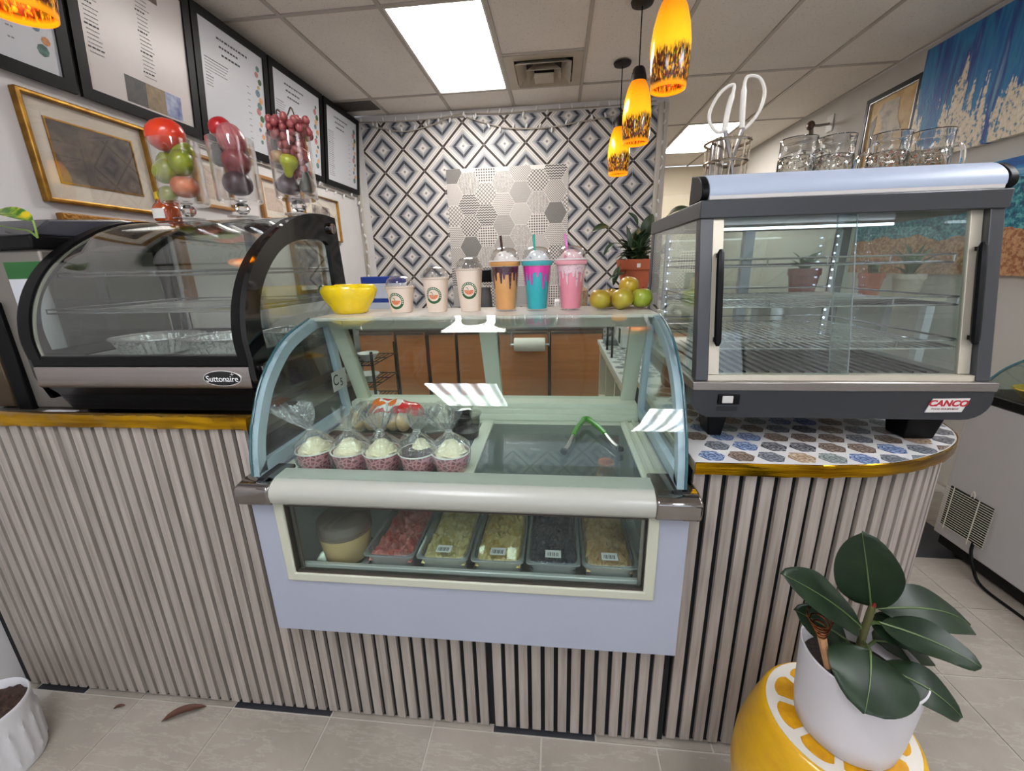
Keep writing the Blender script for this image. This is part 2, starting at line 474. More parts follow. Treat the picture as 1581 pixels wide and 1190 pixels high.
def clip(poly, x0, x1, z0, z1):
    def cut(p, ins, inter):
        out = []
        for i in range(len(p)):
            a, b = p[i-1], p[i]
            if ins(b):
                if not ins(a): out.append(inter(a, b))
                out.append(b)
            elif ins(a): out.append(inter(a, b))
        return out
    def ix(c): return lambda a, b: (c, a[1]+(b[1]-a[1])*(c-a[0])/(b[0]-a[0]))
    def iz(c): return lambda a, b: (a[0]+(b[0]-a[0])*(c-a[1])/(b[1]-a[1]), c)
    for ins, inter in ((lambda p: p[0] >= x0, ix(x0)), (lambda p: p[0] <= x1, ix(x1)), (lambda p: p[1] >= z0, iz(z0)), (lambda p: p[1] <= z1, iz(z1))):
        if len(poly) < 3: return []
        poly = cut(poly, ins, inter)
    return poly
HS = 0.193; HR = HS/math.sqrt(3)
pick = [6, 1, 7, 2, 9, 5, 0, 6, 2, 1, 2, 0, 8, 4, 9, 4, 3, 5, 7, 2, 0, 3, 8, 4, 7, 9, 1, 6, 5]
k = 0
for ci in range(8):
    hx = HX0+.045+ci*1.5*HR
    for ri in range(8):
        hz = HZ1-.035-ri*HS-(HS/2 if ci % 2 else 0)
        full = [(hx+(HR-.002)*math.cos(R(60*a)), hz+(HR-.002)*math.sin(R(60*a))) for a in range(6)]
        p = clip(full, HX0+.001, HX1-.001, HZ0+.001, HZ1-.001)
        k += 1
        if len(p) < 3: continue
        MB().prism(p, YB-.0075, YB-.006, 'xz').build('hexagon_patch', hexm[pick[(k*7+ci*3) % len(pick)]], sheet, 0)

# ceiling: slab, tee grid, lay-in tiles
def tile_mat():
    m, nt, ns, ln, b = nodes('mineral_ceiling_tile')
    v = coords(nt, 'World')
    f = noise(nt, v, 1.3, 4); c = ramp(nt, f, [(.3, lin((222, 215, 206))), (.7, lin((233, 227, 219)))])
    p = noise(nt, v, 95, 2); spk = ramp(nt, p, [(.60, (0, 0, 0)), (.72, (1, 1, 1))])
    c = mixc(nt, val(nt, 'MULTIPLY', spk, .35), c, lin((140, 131, 122)))
    ln.new(c, b.inputs['Base Color']); b.inputs['Roughness'].default_value = .9
    bump(nt, b, p, .25, .002)
    return m
m_ctile = tile_mat()
ceil = struct(MB().box(XL-.1, XR+.1, YF-.1, YE+.1, ZC+.09, ZC+.2).build('ceiling', m_wall))
gx = [-1.575+.589*i for i in range(-1, 8)]; gx[0] = XL; gx[-1] = XR
gy = [YF, -2.2, -.975, .25, 1.475, 2.70, 3.93, 5.16, 6.39, YE]
grid = MB()
for x in gx[1:-1]: grid.box(x-.012, x+.012, YF, YE, ZC, ZC+.03)
for y in gy[1:-1]: grid.box(XL, XR, y-.012, y+.012, ZC+.0006, ZC+.03)
for x in (XL+.01, XR-.01): grid.box(x-.01, x+.01, YF, YE, ZC+.0003, ZC+.03)
grid.box(-.397, .192, 3.345, 3.37, ZC+.0006, ZC+.03)
grid.build('ceiling_grid', m_tee, ceil, 0)
lights_at = []
for j in range(len(gy)-1):
    for i in range(len(gx)-1):
        a, b, c, d = gx[i]+.013, gx[i+1]-.013, gy[j]+.013, gy[j+1]-.013
        if (i, j) in ((2, 5), (6, 7), (5, 1), (7, 3), (2, 2)):  # the panel by the freezer wall is added to brighten that side
            lights_at.append((a, b, c, d)); continue
        if i == 3 and j == 5: d = 3.345
        # tiles that meet the back wall are cut short
        if j == 6 and b < 1.0: d = YB
        MB().box(a, b, c, d, ZC+.008, ZC+.02).build('ceiling_tile', m_ctile, ceil, 0)
m_panel = emit('lit_diffuser', (255, 250, 244), PANEL)
def tube_panel():
    m, nt, ns, ln, b = nodes('lit_tube_diffuser')
    g = nt.nodes.new('ShaderNodeTexCoord'); sp = nt.nodes.new('ShaderNodeSeparateXYZ'); ln.new(g.outputs['Generated'], sp.inputs[0])
    s = val(nt, 'SINE', val(nt, 'MULTIPLY', sp.outputs[0], 2*math.pi*4))
    ln.new(val(nt, 'MULTIPLY_ADD', s, .75*PANEL_FRONT, PANEL_FRONT), b.inputs['Emission Strength'])
    b.inputs['Emission Color'].default_value = (*lin((246, 248, 255)), 1)
    return m
m_panel_f = tube_panel()      # four tubes show through the lens
m_troffer = M('troffer_enamel', (215, 213, 210), .4)
for a, b, c, d in lights_at:
    front = c > 2
    t = thing('ceiling_light', ('glowing white fluorescent panel in the ceiling beside the square air vent' if b < 0 else 'lit ceiling panel in the far room past the tiled wall') if front else ('ceiling panel added overhead to brighten the freezer wall side' if a > 1.9 else 'lit ceiling panel overhead near the shop windows' if a > 0 else 'lit ceiling panel overhead before the dessert case'), 'ceiling light', ((a+b)/2, (c+d)/2, ZC), None if front else 'ceiling panels behind the viewer')
    fr = MB().box(a, b, c, c+.012, ZC+.002, ZC+.05).box(a, b, d-.012, d, ZC+.002, ZC+.05).box(a, a+.012, c+.012, d-.012, ZC+.002, ZC+.05).box(b-.012, b, c+.012, d-.012, ZC+.002, ZC+.05).box(a, b, c, d, ZC+.051, ZC+.07)
    fr.build('frame', m_troffer, t, 0)
    MB().box(a+.0125, b-.0125, c+.0125, d-.0125, ZC+.012, ZC+.02).build('diffuser', m_panel if front else m_panel_f, t, 0)

# four-way air diffuser
t = thing('air_vent', 'square stepped metal air diffuser set into the ceiling', 'vent', (-.1, 3.65, ZC))
vx0, vx1, vy0, vy1 = -.383, .178, 3.372, 3.917
m_vent = M('vent_enamel', (178, 168, 150), .45, vary=.06, vscale=6)
MB().ringprism([(vx0, vy0), (vx1, vy0), (vx1, vy1), (vx0, vy1)], [(vx0+.07, vy0+.07), (vx1-.07, vy0+.07), (vx1-.07, vy1-.07), (vx0+.07, vy1-.07)], ZC-.002, ZC+.01, 'xy').build('vent_frame', m_vent, t, 0)
MB().box(vx0+.06, vx1-.06, vy0+.06, vy1-.06, ZC+.06, ZC+.07).build('vent_throat', M('vent_dark', (44, 38, 32), .8), t, 0)
cxv, cyv = (vx0+vx1)/2, (vy0+vy1)/2
for q, (ha, hb, zz) in enumerate(((.20, .13, -.022), (.125, .075, -.034), (.07, 0, -.046))):
    mb = MB()
    o1 = [(cxv-ha, cyv-ha), (cxv+ha, cyv-ha), (cxv+ha, cyv+ha), (cxv-ha, cyv+ha)]
    if hb:
        i1 = [(cxv-hb, cyv-hb), (cxv+hb, cyv-hb), (cxv+hb, cyv+hb), (cxv-hb, cyv+hb)]
        vs = [(x, y, ZC+zz) for x, y in o1]+[(x, y, ZC+zz+.055) for x, y in i1]+[(x, y, ZC+zz-.003) for x, y in o1]+[(x, y, ZC+zz+.052) for x, y in i1]
        fs = []
        for k in range(4):
            j = (k+1) % 4
            fs += [(k, j, 4+j, 4+k), (8+k, 12+k, 12+j, 8+j), (k, 8+k, 8+j, j), (4+k, 4+j, 12+j, 12+k)]
        mb.add(vs, fs)
        mb.build('vent_cone', m_vent, t, 0)
    else:
        mb.box(cxv-ha, cxv+ha, cyv-ha, cyv+ha, ZC+zz-.004, ZC+zz+.012).build('vent_core', m_vent, t, 0)
# stained return grille by the corner
t = thing('return_grille', 'small dusty grey return grille in the ceiling above the menu boards', 'vent', (-1.78, 4.06, ZC))
MB().box(-1.955, -1.60, 3.96, 4.17, ZC+.001, ZC+.006).build('grille_plate', M('dusty_grey', (96, 90, 84), .8, vary=.2, vscale=30), t, 0)
for k in range(8): MB().box(-1.945, -1.61, 3.968+k*.025, 3.974+k*.025, ZC-.004, ZC+.001).build('louvre', MATS['dusty_grey'], t, 0)
# ------------------------------------------------------------------ counters
def slat_mat():
    m, nt, ns, ln, b = nodes('grey_oak_slat')
    v = coords(nt, 'World', (30, 30, 1.2))
    f = noise(nt, v, 3.0, 6.0, .6)
    c = ramp(nt, f, [(.3, lin((138, 128, 119))), (.55, lin((160, 150, 141))), (.8, lin((174, 164, 155)))])
    oi = ns.new('ShaderNodeObjectInfo'); hv = ns.new('ShaderNodeHueSaturation'); ln.new(c, hv.inputs['Color'])
    ln.new(val(nt, 'MULTIPLY_ADD', oi.outputs['Random'], .14, .93), hv.inputs['Value'])
    ln.new(hv.outputs[0], b.inputs['Base Color']); b.inputs['Roughness'].default_value = .55
    bump(nt, b, f, .08, .002)
    return m
m_slat = slat_mat()
m_felt = M('black_felt', (14, 14, 15), .95)
m_gold = M('gold_foil', (206, 158, 26), .2, 1.0, col2=(132, 92, 14), vscale=5, stretch=(1, 1, 14), bmp=.35, bscale=14, bdist=.004)
m_top_white = M('white_vinyl_top', (206, 204, 202), .3, vary=.02, vscale=6)
SY = 0.985   # front face of the slats
# long counter
lc = thing('slatted_counter', 'long service counter clad in grey vertical wood slats with gold edge', 'counter', (-1.41, 1.3, 0))
MB().box(XL+.001, -.852, SY+.012, SY+.03, .0, 1.036).box(XL+.001, -.852, SY+.03, 1.68, 0, .99).build('carcass', m_felt, lc, 0)
MB().box(XL+.001, -.852, SY+.016, 1.70, .99, 1.012).build('worktop', M('dark_worktop', (70, 64, 58), .35), lc, 0)
# gold foil lip, slightly rumpled
g = MB(); N = 60; x0, x1 = XL+.002, -.838
vs = []; fs = []
for i in range(N+1):
    x = x0+(x1-x0)*i/N; r1 = .0015*math.sin(i*1.7)+.001*math.sin(i*.63); r2 = .0022*math.sin(i*.9+1)
    sec = [(SY+.02, 1.0745), (SY-.002+r1, 1.0745+r2*.3), (SY-.010+r1, 1.068), (SY-.0075+r2, 1.053+r1), (SY-.010-r1, 1.040+r2*.6), (SY-.003, 1.036+r2*.5), (SY-.003, 1.045), (SY+.02, 1.059)]
    vs += [(x, a, b) for a, b in sec]
n8 = 8
for i in range(N):
    for k in range(n8):
        fs.append((i*n8+k, i*n8+(k+1) % n8, (i+1)*n8+(k+1) % n8, (i+1)*n8+k))
fs += [tuple(range(n8)), tuple(range(N*n8, (N+1)*n8))]
g.add(vs, fs).build('gold_trim', m_gold, lc, 60)
slat_hi = mesh_of(MB().box(-.0135, .0135, 0, .012, .012, 1.036), 'slat', m_slat, 0)
slat_lo = mesh_of(MB().box(-.0135, .0135, 0, .012, .012, .5), 'slat_short', m_slat, 0)
slat_rt = mesh_of(MB().box(-.0135, .0135, 0, .012, .012, .936), 'slat_mid', m_slat, 0)
x = -.8695
while x > XL+.02:
    if abs(x+1.45) > .002: inst('slat', slat_hi, lc, (x, SY, 0))
    x -= .0400
    if -1.452 < x+.02 < -1.412 and not globals().get('_joint'):
        x -= .004; _joint = True
# plinth below the chilled case
pc = thing('slatted_plinth', 'low slatted plinth carrying the curved glass dessert case', 'plinth', (-.25, 1.25, 0))
MB().box(-.851, .338, SY+.012, 1.5, 0, .4135).build('carcass', m_felt, pc, 0)
x = -.8295; i = 0
while x < .325:
    inst('slat', slat_lo, pc, (x, SY, 0), scale=(1, 1, .826))
    x += .0402 if i != 15 else .049; i += 1
# rounded counter with patterned top
rc = thing('rounded_counter', 'slatted counter with rounded end and patterned hexagon top under the heated case', 'counter', (.75, 1.35, 0))
def rounded(ins, yb):
    """plan outline of the rounded end from the front inner corner to the back"""
    pts = [(.345, SY-.005+ins)]
    pts += [(.60, SY-.005+ins), (.67, SY-.003+ins), (.81, SY+.018+ins), (.935-ins*.4, SY+.068+ins*.8), (1.03-ins*.7, SY+.128+ins*.6), (1.10-ins, SY+.20+ins*.3), (1.14-ins, SY+.29), (1.155-ins, SY+.42), (1.155-ins, yb)]
    return smoothline(pts, 5)
out_t = rounded(0, 1.80); out_b = rounded(.014, 1.79)
MB().prism(out_t+[(.345, 1.80)], .9665, .972, 'xy').build('countertop', m_top_white, rc, 30)
MB().prism(rounded(.001, 1.80)+[(.345, 1.80)], .945, .9665, 'xy').build('board_edge', M('board', (190, 172, 140), .7), rc, 30)
MB().prism(rounded(.028, 1.79)+[(.345, 1.79)], 0, .945, 'xy').build('carcass', m_felt, rc, 30)
# gold band following the edge
vs = []; fs = []
band = rounded(-.0035, 1.80); N = len(band)
for i, (a, b) in enumerate(band):
    q = .0018*math.sin(i*1.3)+.0012*math.sin(i*2.9); ti = rounded(-.0005, 1.80)[i]
    sec = [(ti[0], ti[1], .9735), (a, b, .9725+q*.5), (a, b, .962+q), (a, b-.001+q*.4, .952-q), (a, b, .9405+q*.8), (ti[0], ti[1], .941)]
    vs += sec
for i in range(N-1):
    for k in range(6): fs.append((i*6+k, i*6+(k+1) % 6, (i+1)*6+(k+1) % 6, (i+1)*6+k))
MB().add(vs, fs).build('gold_trim', m_gold, rc, 60)
# slats along the path
path = [Vector((a, b)) for a, b in rounded(.014, 1.79)]
acc = 0.0; nxt = .018
for a, b in zip(path, path[1:]):
    L = (b-a).length
    while acc+L >= nxt and L > 0:
        p = a+(b-a)*((nxt-acc)/L); ang = math.atan2((b-a).y, (b-a).x)
        inst('slat', slat_rt, rc, (p.x, p.y, 0), (0, 0, ang)); nxt += .0418
    acc += L
# printed hexagons of the top
def motif(name, c1, c2, sc):
    m, nt, ns, ln, b = nodes(name)
    v = coords(nt, 'Object')
    t = ns.new('ShaderNodeTexVoronoi'); t.inputs['Scale'].default_value = sc; t.feature = 'DISTANCE_TO_EDGE'; ln.new(v, t.inputs['Vector'])
    f = val(nt, 'LESS_THAN', t.outputs['Distance'], .16)
    sp = ns.new('ShaderNodeVectorMath'); sp.operation = 'LENGTH'; ln.new(v, sp.inputs[0])
    rr = val(nt, 'GREATER_THAN', val(nt, 'SINE', val(nt, 'MULTIPLY', sp.outputs['Value'], 620)), .1)
    f2 = val(nt, 'ABSOLUTE', val(nt, 'SUBTRACT', f, val(nt, 'MULTIPLY', rr, .55)))
    ln.new(mixc(nt, f2, lin(c1), lin(c2)), b.inputs['Base Color']); b.inputs['Roughness'].default_value = .3
    return m
motifs = [motif('motif_slate', (150, 156, 162), (70, 72, 80), 75), motif('motif_blue', (168, 184, 204), (52, 76, 126), 70), motif('motif_brown', (160, 146, 132), (84, 66, 56), 70),
          motif('motif_sand', (196, 184, 164), (140, 108, 78), 60), motif('motif_sage', (170, 178, 174), (90, 98, 96), 75), motif('motif_charcoal', (150, 150, 152), (48, 48, 54), 60)]
hex_me = [mesh_of(MB().prism([(.0335*math.cos(R(60*a)), .0325*math.sin(R(60*a))) for a in range(6)], 0, .0006, 'xy'), 'hexagon_inlay', mm, 0) for mm in motifs]
def inside(px, py):
    poly = rounded(.004, 1.8)+[(.352, 1.80)]; c = False
    for i in range(len(poly)):
        (xa, ya), (xb, yb) = poly[i-1], poly[i]
        if (ya > py) != (yb > py) and px < (xb-xa)*(py-ya)/(yb-ya)+xa: c = not c
    return c
rs = random.Random(4)
for j in range(11):
    for i in range(12):
        hx = .398+i*.0722+(.036 if j % 2 else 0)-.0; hy = 1.022+j*.0645
        corners = [(hx+.0335*math.cos(R(60*a)), hy+.0325*math.sin(R(60*a))) for a in range(6)]
        ins_ = [inside(*c) for c in corners]; kind = rs.choice([0, 0, 1, 1, 2, 2, 3, 4, 5])
        if all(ins_): inst('hexagon_inlay', hex_me[kind], rc, (hx, hy, .9718))
        elif any(ins_):
            # cut along the rounded edge
            poly = corners; edge = rounded(.003, 1.8)+[(.348, 1.80)]
            for q in range(len(edge)):
                e0, e1 = Vector(edge[q]), Vector(edge[(q+1) % len(edge)]); d_ = e1-e0
                if d_.length < 1e-6 or len(poly) < 3: continue
                sd0 = lambda p: d_.x*(p[1]-e0.y)-d_.y*(p[0]-e0.x)
                out = []
                for w0, w1 in zip(poly[-1:]+poly[:-1], poly):
                    s0, s1 = sd0(w0), sd0(w1)
                    if (s0 >= 0) != (s1 >= 0):
                        k_ = s0/(s0-s1); out.append((w0[0]+(w1[0]-w0[0])*k_, w0[1]+(w1[1]-w0[1])*k_))
                    if s1 >= 0: out.append(w1)
                poly = out
            if len(poly) >= 3:
                me_ = mesh_of(MB().prism([(a-hx, b-hy) for a, b in poly], 0, .0006, 'xy'), 'hexagon_inlay', motifs[kind], 0)
                inst('hexagon_inlay', me_, rc, (hx, hy, .9718))

# ------------------------------------------------------------------ curved glass dessert case
m_ivory = M('ivory_profile', (186, 187, 168), .32, vary=.02, vscale=4)
m_panelw = M('case_white_panel', (158, 163, 176), .38, vary=.02, vscale=3)
m_edge = glass('glass_edge_blue', (150, 182, 196), refl=.12, haze=.55, hazecol=(165, 192, 205))
m_cglass = glass('case_glass', (246, 252, 250), refl=.024, gain=.7)
m_teal = M('glass_rim_teal', (44, 84, 90), .12, spec=.8)
m_liner = M('liner_steel', (190, 192, 188), .3, .35, vary=.06, vscale=4)
m_post = M('pale_green_profile', (200, 202, 184), .35)
m_gask = M('gasket_brown', (58, 50, 44), .6)
dc = thing('dessert_case', 'white chilled dessert case with curved glass front and lower window', 'display case', (-.25, 1.25, .40))
LX, RX = -.833, .328
fz0, fz1 = .414, .852
# front panel built round its window
wx0, wx1, wz0, wz1 = -.739, .230, .623, .846
mb = MB().ringprism([(LX, fz0), (RX, fz0), (RX, fz1), (LX, fz1)], [(-.766, .598), (.257, .598), (.257, .8515), (-.766, .8515)], .93, .952, 'xz')
mb.build('front_panel', m_panelw, dc, bevel=.003)
mb = MB().box(LX, LX+.02, .952, 1.53, fz0, .90).build('side_panel', m_panelw, dc)
mb = MB().box(RX-.02, RX, .952, 1.53, fz0, .90).build('side_panel', m_panelw, dc)
MB().box(LX, RX, 1.51, 1.53, fz0, .90).box(LX+.02, RX-.02, .952, 1.51, fz0, .45).build('base_shell', m_panelw, dc)
o_ = [(-.766, .598), (.257, .598), (.257, .852), (-.766, .852)]; i_ = [(wx0, wz0), (wx1, wz0), (wx1, wz1), (wx0, wz1)]
MB().ringprism(o_, i_, .923, .951, 'xz').build('window_frame', m_ivory, dc, bevel=.004)
MB().ringprism([(wx0, wz0), (wx1, wz0), (wx1, wz1), (wx0, wz1)], [(wx0+.002, wz0+.002), (wx1-.002, wz0+.002), (wx1-.002, wz1-.009), (wx0+.002, wz1-.009)], .929, .949, 'xz').build('window_gasket', m_gask, dc, 0)
MB().box(wx0+.003, wx1-.003, .936, .940, wz0+.003, wz1-.003).build('front_window', m_cglass, dc, 0)
# bumper rail with chrome corners
prof = [(.925, .853), (.908, .856), (.900, .866), (.897, .885), (.900, .897), (.912, .911), (.935, .922), (.985, .924), (.985, .853)]
MB().prism(prof, -.752, .239, 'yz').build('bumper_rail', M('bumper_ivory', (168, 168, 158), .28), dc, 50)
cprof = [(.925, .849), (.905, .852), (.897, .862), (.895, .884), (.895, .902), (.903, .909), (.935, .916), (1.03, .916), (1.03, .849)]
for a, b in ((-.848, -.752), (.239, .346)):
    MB().prism(cprof, a, b, 'yz').build('chrome_corner', m_chrome, dc, 30, bevel=.006, seg=3)
# glass: side panes follow the curved profile, the front sheet is bent over the same curve
curve = smoothline([(.930, .924), (.942, 1.0), (.972, 1.075), (1.035, 1.170), (1.145, 1.254), (1.300, 1.301)], 6)
GX0, GX1 = -.803, .303
MB().sheet(curve, .005, GX0, GX1, 'yz').build('curved_front_glass', m_cglass, dc, 60)
side = curve+[(1.395, 1.301), (1.46, .924)]
def inset(poly, d):
    n = len(poly); out = []
    for i in range(n):
        p0, p1, p2 = Vector(poly[i-1]), Vector(poly[i]), Vector(poly[(i+1) % n])
        t1 = (p1-p0).normalized(); t2 = (p2-p1).normalized()
        n1 = Vector((t1.y, -t1.x)); n2 = Vector((t2.y, -t2.x))
        nn = (n1+n2)
        if nn.length < 1e-6: nn = n1
        nn.normalize(); k = d/max(.35, nn.dot(n1)); out.append(tuple(p1+nn*k))
    return out
ins = inset(side, .032)
m_bluef = M('blue_grey_frame', (168, 184, 194), .3, vary=.03, vscale=5)
for xx, sg in ((GX0, -1), (GX1, 1)):
    pane = MB().prism(side, xx+sg*.001, xx+sg*.006, 'yz').build('side_glass', m_cglass, dc, 60)
    MB().ringprism(side, ins, xx+sg*.0065, xx-sg*.012, 'yz').build('side_glass_border', m_bluef, dc, 60)
    MB().tube([(xx+sg*.0075, a-.002, b+.002) for a, b in curve], .0034, 6).build('glass_rim', m_teal, dc, 60)
# top shelf
MB().prism([(1.297, 1.294), (1.297, 1.303), (1.60, 1.303), (1.60, 1.290), (1.40, 1.290)], GX0-.004, GX1+.004, 'yz').build('top_shelf', M('shelf_ivory', (206, 200, 190), .3), dc, 0)
# sloping rear frame with sliding panes
def lean(z): return 1.372+(1.285-z)*.42
def post(x0, x1, name='rear_post', m=None):
    MB().prism([(lean(.945), .945), (lean(1.29), 1.29), (lean(1.29)+.028, 1.29), (lean(.945)+.028, .945)], x0, x1, 'yz').build(name, m or m_post, dc, 0)
post(GX0+.012, GX0+.062); post(GX1-.062, GX1-.012); post(-.262, -.205)
MB().box(GX0+.01, GX1-.01, lean(1.262), lean(1.262)+.04, 1.255, 1.2895).build('rear_rail', m_post, dc)
for a, b, zz in ((1.462, 1.56, .962), (1.445, 1.462, .945), (1.43, 1.446, .930)):
    MB().box(GX0+.01, GX1-.01, a, b, .905, zz).build('rear_sill', m_post, dc, bevel=.003)
for a, b in ((GX0+.062, -.262), (-.205, GX1-.062)):
    MB().prism([(lean(.96)+.012, .96), (lean(1.262)+.012, 1.262), (lean(1.262)+.016, 1.262), (lean(.96)+.016, .96)], a, b, 'yz').build('sliding_pane', m_cglass, dc, 0)
# deck: ivory frame holding two glass lids over the well
fr = MB().box(GX0+.008, GX0+.055, .97, 1.435, .893, .905).box(GX1-.075, GX1-.008, .97, 1.435, .893, .905).box(-.268, -.226, .97, 1.435, .893, .907)
fr.box(GX0+.055, GX1-.075, 1.405, 1.435, .893, .905).box(GX0+.055, GX1-.075, .962, .985, .893, .905)
fr.build('deck_frame', m_post, dc, bevel=.002)
MB().box(GX1-.06, GX1-.05, .985, 1.43, .905, .912).box(GX1-.035, GX1-.028, .985, 1.43, .905, .915).build('deck_track', m_ivory, dc)
m_lid = glass('lid_glass', (206, 214, 212), refl=.03, gain=.7, haze=.09, hazecol=(170, 178, 176))
MB().box(GX0+.056, -.269, .986, 1.404, .896, .901).build('glass_lid', m_lid, dc, 0)
MB().box(-.225, GX1-.076, .986, 1.404, .896, .901).build('glass_lid', m_lid, dc, 0)
# well lining
lw = MB()
lw.box(LX+.021, RX-.021, .953, 1.50, .50, .506).box(LX+.021, LX+.03, .953, 1.50, .506, .89).box(RX-.03, RX-.021, .953, 1.50, .506, .89).box(LX+.03, RX-.03, 1.49, 1.50, .506, .89)
lw.build('well_lining', m_liner, dc, 0)
MB().box(-.735, .226, .955, .968, .60, .632).box(-.735, .226, .955, .985, .595, .60).build('front_channel', m_liner, dc, bevel=.002)
for a in (-.733, .217): MB().box(a, a+.008, .944, .952, .625, .84).build('hinge_strip', m_steel, dc)
# price card taped inside the pane
t = thing('price_card', 'small white card with dark letters inside the case corner pane', 'card', (-.787, 1.36, 1.07))
MB().box(-.7895, -.787, 1.345, 1.44, 1.035, 1.105).build('card_sheet', M('card_white', (190, 190, 186), .7), t, 0)
text('C', .055, m_black, 'card_lettering', t, (-.7867, 1.365, 1.072), (R(90), 0, R(90)))
text('5', .04, m_black, 'card_lettering', t, (-.7867, 1.402, 1.058), (R(90), 0, R(90)))

# food pans in the well
m_pan = glass('pan_plastic', (232, 236, 236), refl=.06, gain=.5, haze=.03, rough=.03)
m_panw = glass('pan_frosted', (214, 218, 218), refl=.08, gain=.6, rough=.08, haze=.5, hazecol=(176, 180, 178))
def chunks(name, c1, c2, sc=55):
    m, nt, ns, ln, b = nodes(name)
    v = coords(nt, 'Object'); t = ns.new('ShaderNodeTexVoronoi'); t.inputs['Scale'].default_value = sc; ln.new(v, t.inputs['Vector'])
    f = noise(nt, v, 30, 4)
    sx = ns.new('ShaderNodeSeparateXYZ'); ln.new(t.outputs['Color'], sx.inputs[0])
    ln.new(mixc(nt, sx.outputs[0], lin(c1), lin(c2)), b.inputs['Base Color']); b.inputs['Roughness'].default_value = .35
    bump(nt, b, t.outputs['Distance'], .8, .006)
    return m
pans = [('strawberry', 'clear lidded pan of red strawberry pieces', (206, 84, 76), (232, 150, 138), -.562),
        ('pineapple', 'clear pan of pale yellow fruit chunks beside the strawberry pan', (220, 192, 112), (246, 230, 168), -.403),
        ('mango', 'clear pan of golden yellow fruit chunks beside the dark berry pan', (222, 182, 92), (240, 216, 140), -.244),
        ('blueberry', 'clear pan of dark blue berries with black tray', (24, 27, 40), (48, 54, 72), -.086),
        ('peach', 'clear pan of pale tan fruit slices at the end of the row', (206, 160, 96), (226, 192, 136), .071)]
m_sticker = M('sticker_white', (222, 224, 220), .6)
m_bar = M('print_grey', (70, 74, 74), .7)
PW = .152
def rr(x0, x1, y0, y1, r, n=4):
    p = []
    for cx_, cy_, a in ((x1-r, y0+r, -90), (x1-r, y1-r, 0), (x0+r, y1-r, 90), (x0+r, y0+r, 180)):
        p += arc((cx_, cy_), r, a, a+90, n)
    return p
def loft(mb, loops):
    n = len(loops[0]); vs = [p for L in loops for p in L]; fs = []
    for q in range(len(loops)-1):
        for i in range(n):
            j = (i+1) % n; fs.append((q*n+i, q*n+j, (q+1)*n+j, (q+1)*n+i))
    mb.add(vs, fs); return len(mb.v)
for kind, label, c1, c2, px in pans:
    x0, x1, y0, y1 = px+.004, px+.004+PW, .972, 1.29
    t = thing('food_pan', label, 'food pan', (px+PW/2, 1.13, .52))
    mb = MB()
    loft(mb, [[(a, b, .522) for a, b in rr(x0+.016, x1-.016, y0+.016, y1-.016, .02)], [(a, b, .655) for a, b in rr(x0+.007, x1-.007, y0+.007, y1-.007, .026)], [(a, b, .657) for a, b in rr(x0, x1, y0, y1, .012)], [(a, b, .652) for a, b in rr(x0, x1, y0, y1, .012)]])
    mb.build('pan_wall', m_panw, t, 30)
    mb = MB(); loft(mb, [[(a, b, .659) for a, b in rr(x0, x1, y0, y1, .012)], [(a, b, .663) for a, b in rr(x0+.002, x1-.002, y0+.002, y1-.002, .012)], [(a, b, .663) for a, b in rr(x0+.012, x1-.012, y0+.012, y1-.012, .03)], [(a, b, .659) for a, b in rr(x0+.016, x1-.016, y0+.016, y1-.016, .03)]])
    mb.f.append(tuple(len(mb.v)-20+i for i in range(20))); mb.m.append(0)
    mb.build('pan_lid', m_pan, t, 30)
    # heap of fruit pieces: a lumpy surface filling the pan
    fm = chunks('fruit_'+kind, c1, c2, 48 if kind != 'blueberry' else 75)
    rs = random.Random(kind); mb = MB(); nx, ny = 16, 30; vs = []; fs = []
    for j in range(ny+1):
        for i in range(nx+1):
            vs.append((x0+.011+(PW-.022)*i/nx, y0+.011+(.318-.022)*j/ny, .642+rs.uniform(-.010, .012) if 0 < i < nx and 0 < j < ny else .630))
    for j in range(ny):
        for i in range(nx): a = j*(nx+1)+i; fs.append((a, a+1, a+nx+2, a+nx+1))
    mb.add(vs, fs).build('fruit_pieces', fm, t, 0)['kind'] = 'stuff'
    if kind != 'strawberry':
        st = MB().box(x0+PW/2-.022, x0+PW/2+.022, y0+.020, y0+.051, .6636, .6642).build('label_sticker', m_sticker, t, 0)
        bar = MB()
        for q in range(9): bar.box(x0+PW/2-.017+q*.0036, x0+PW/2-.017+q*.0036+(.0012, .002, .0026)[q % 3], y0+.025, y0+.041, .6643, .6646)
        bar.build('barcode', m_bar, st, 0)
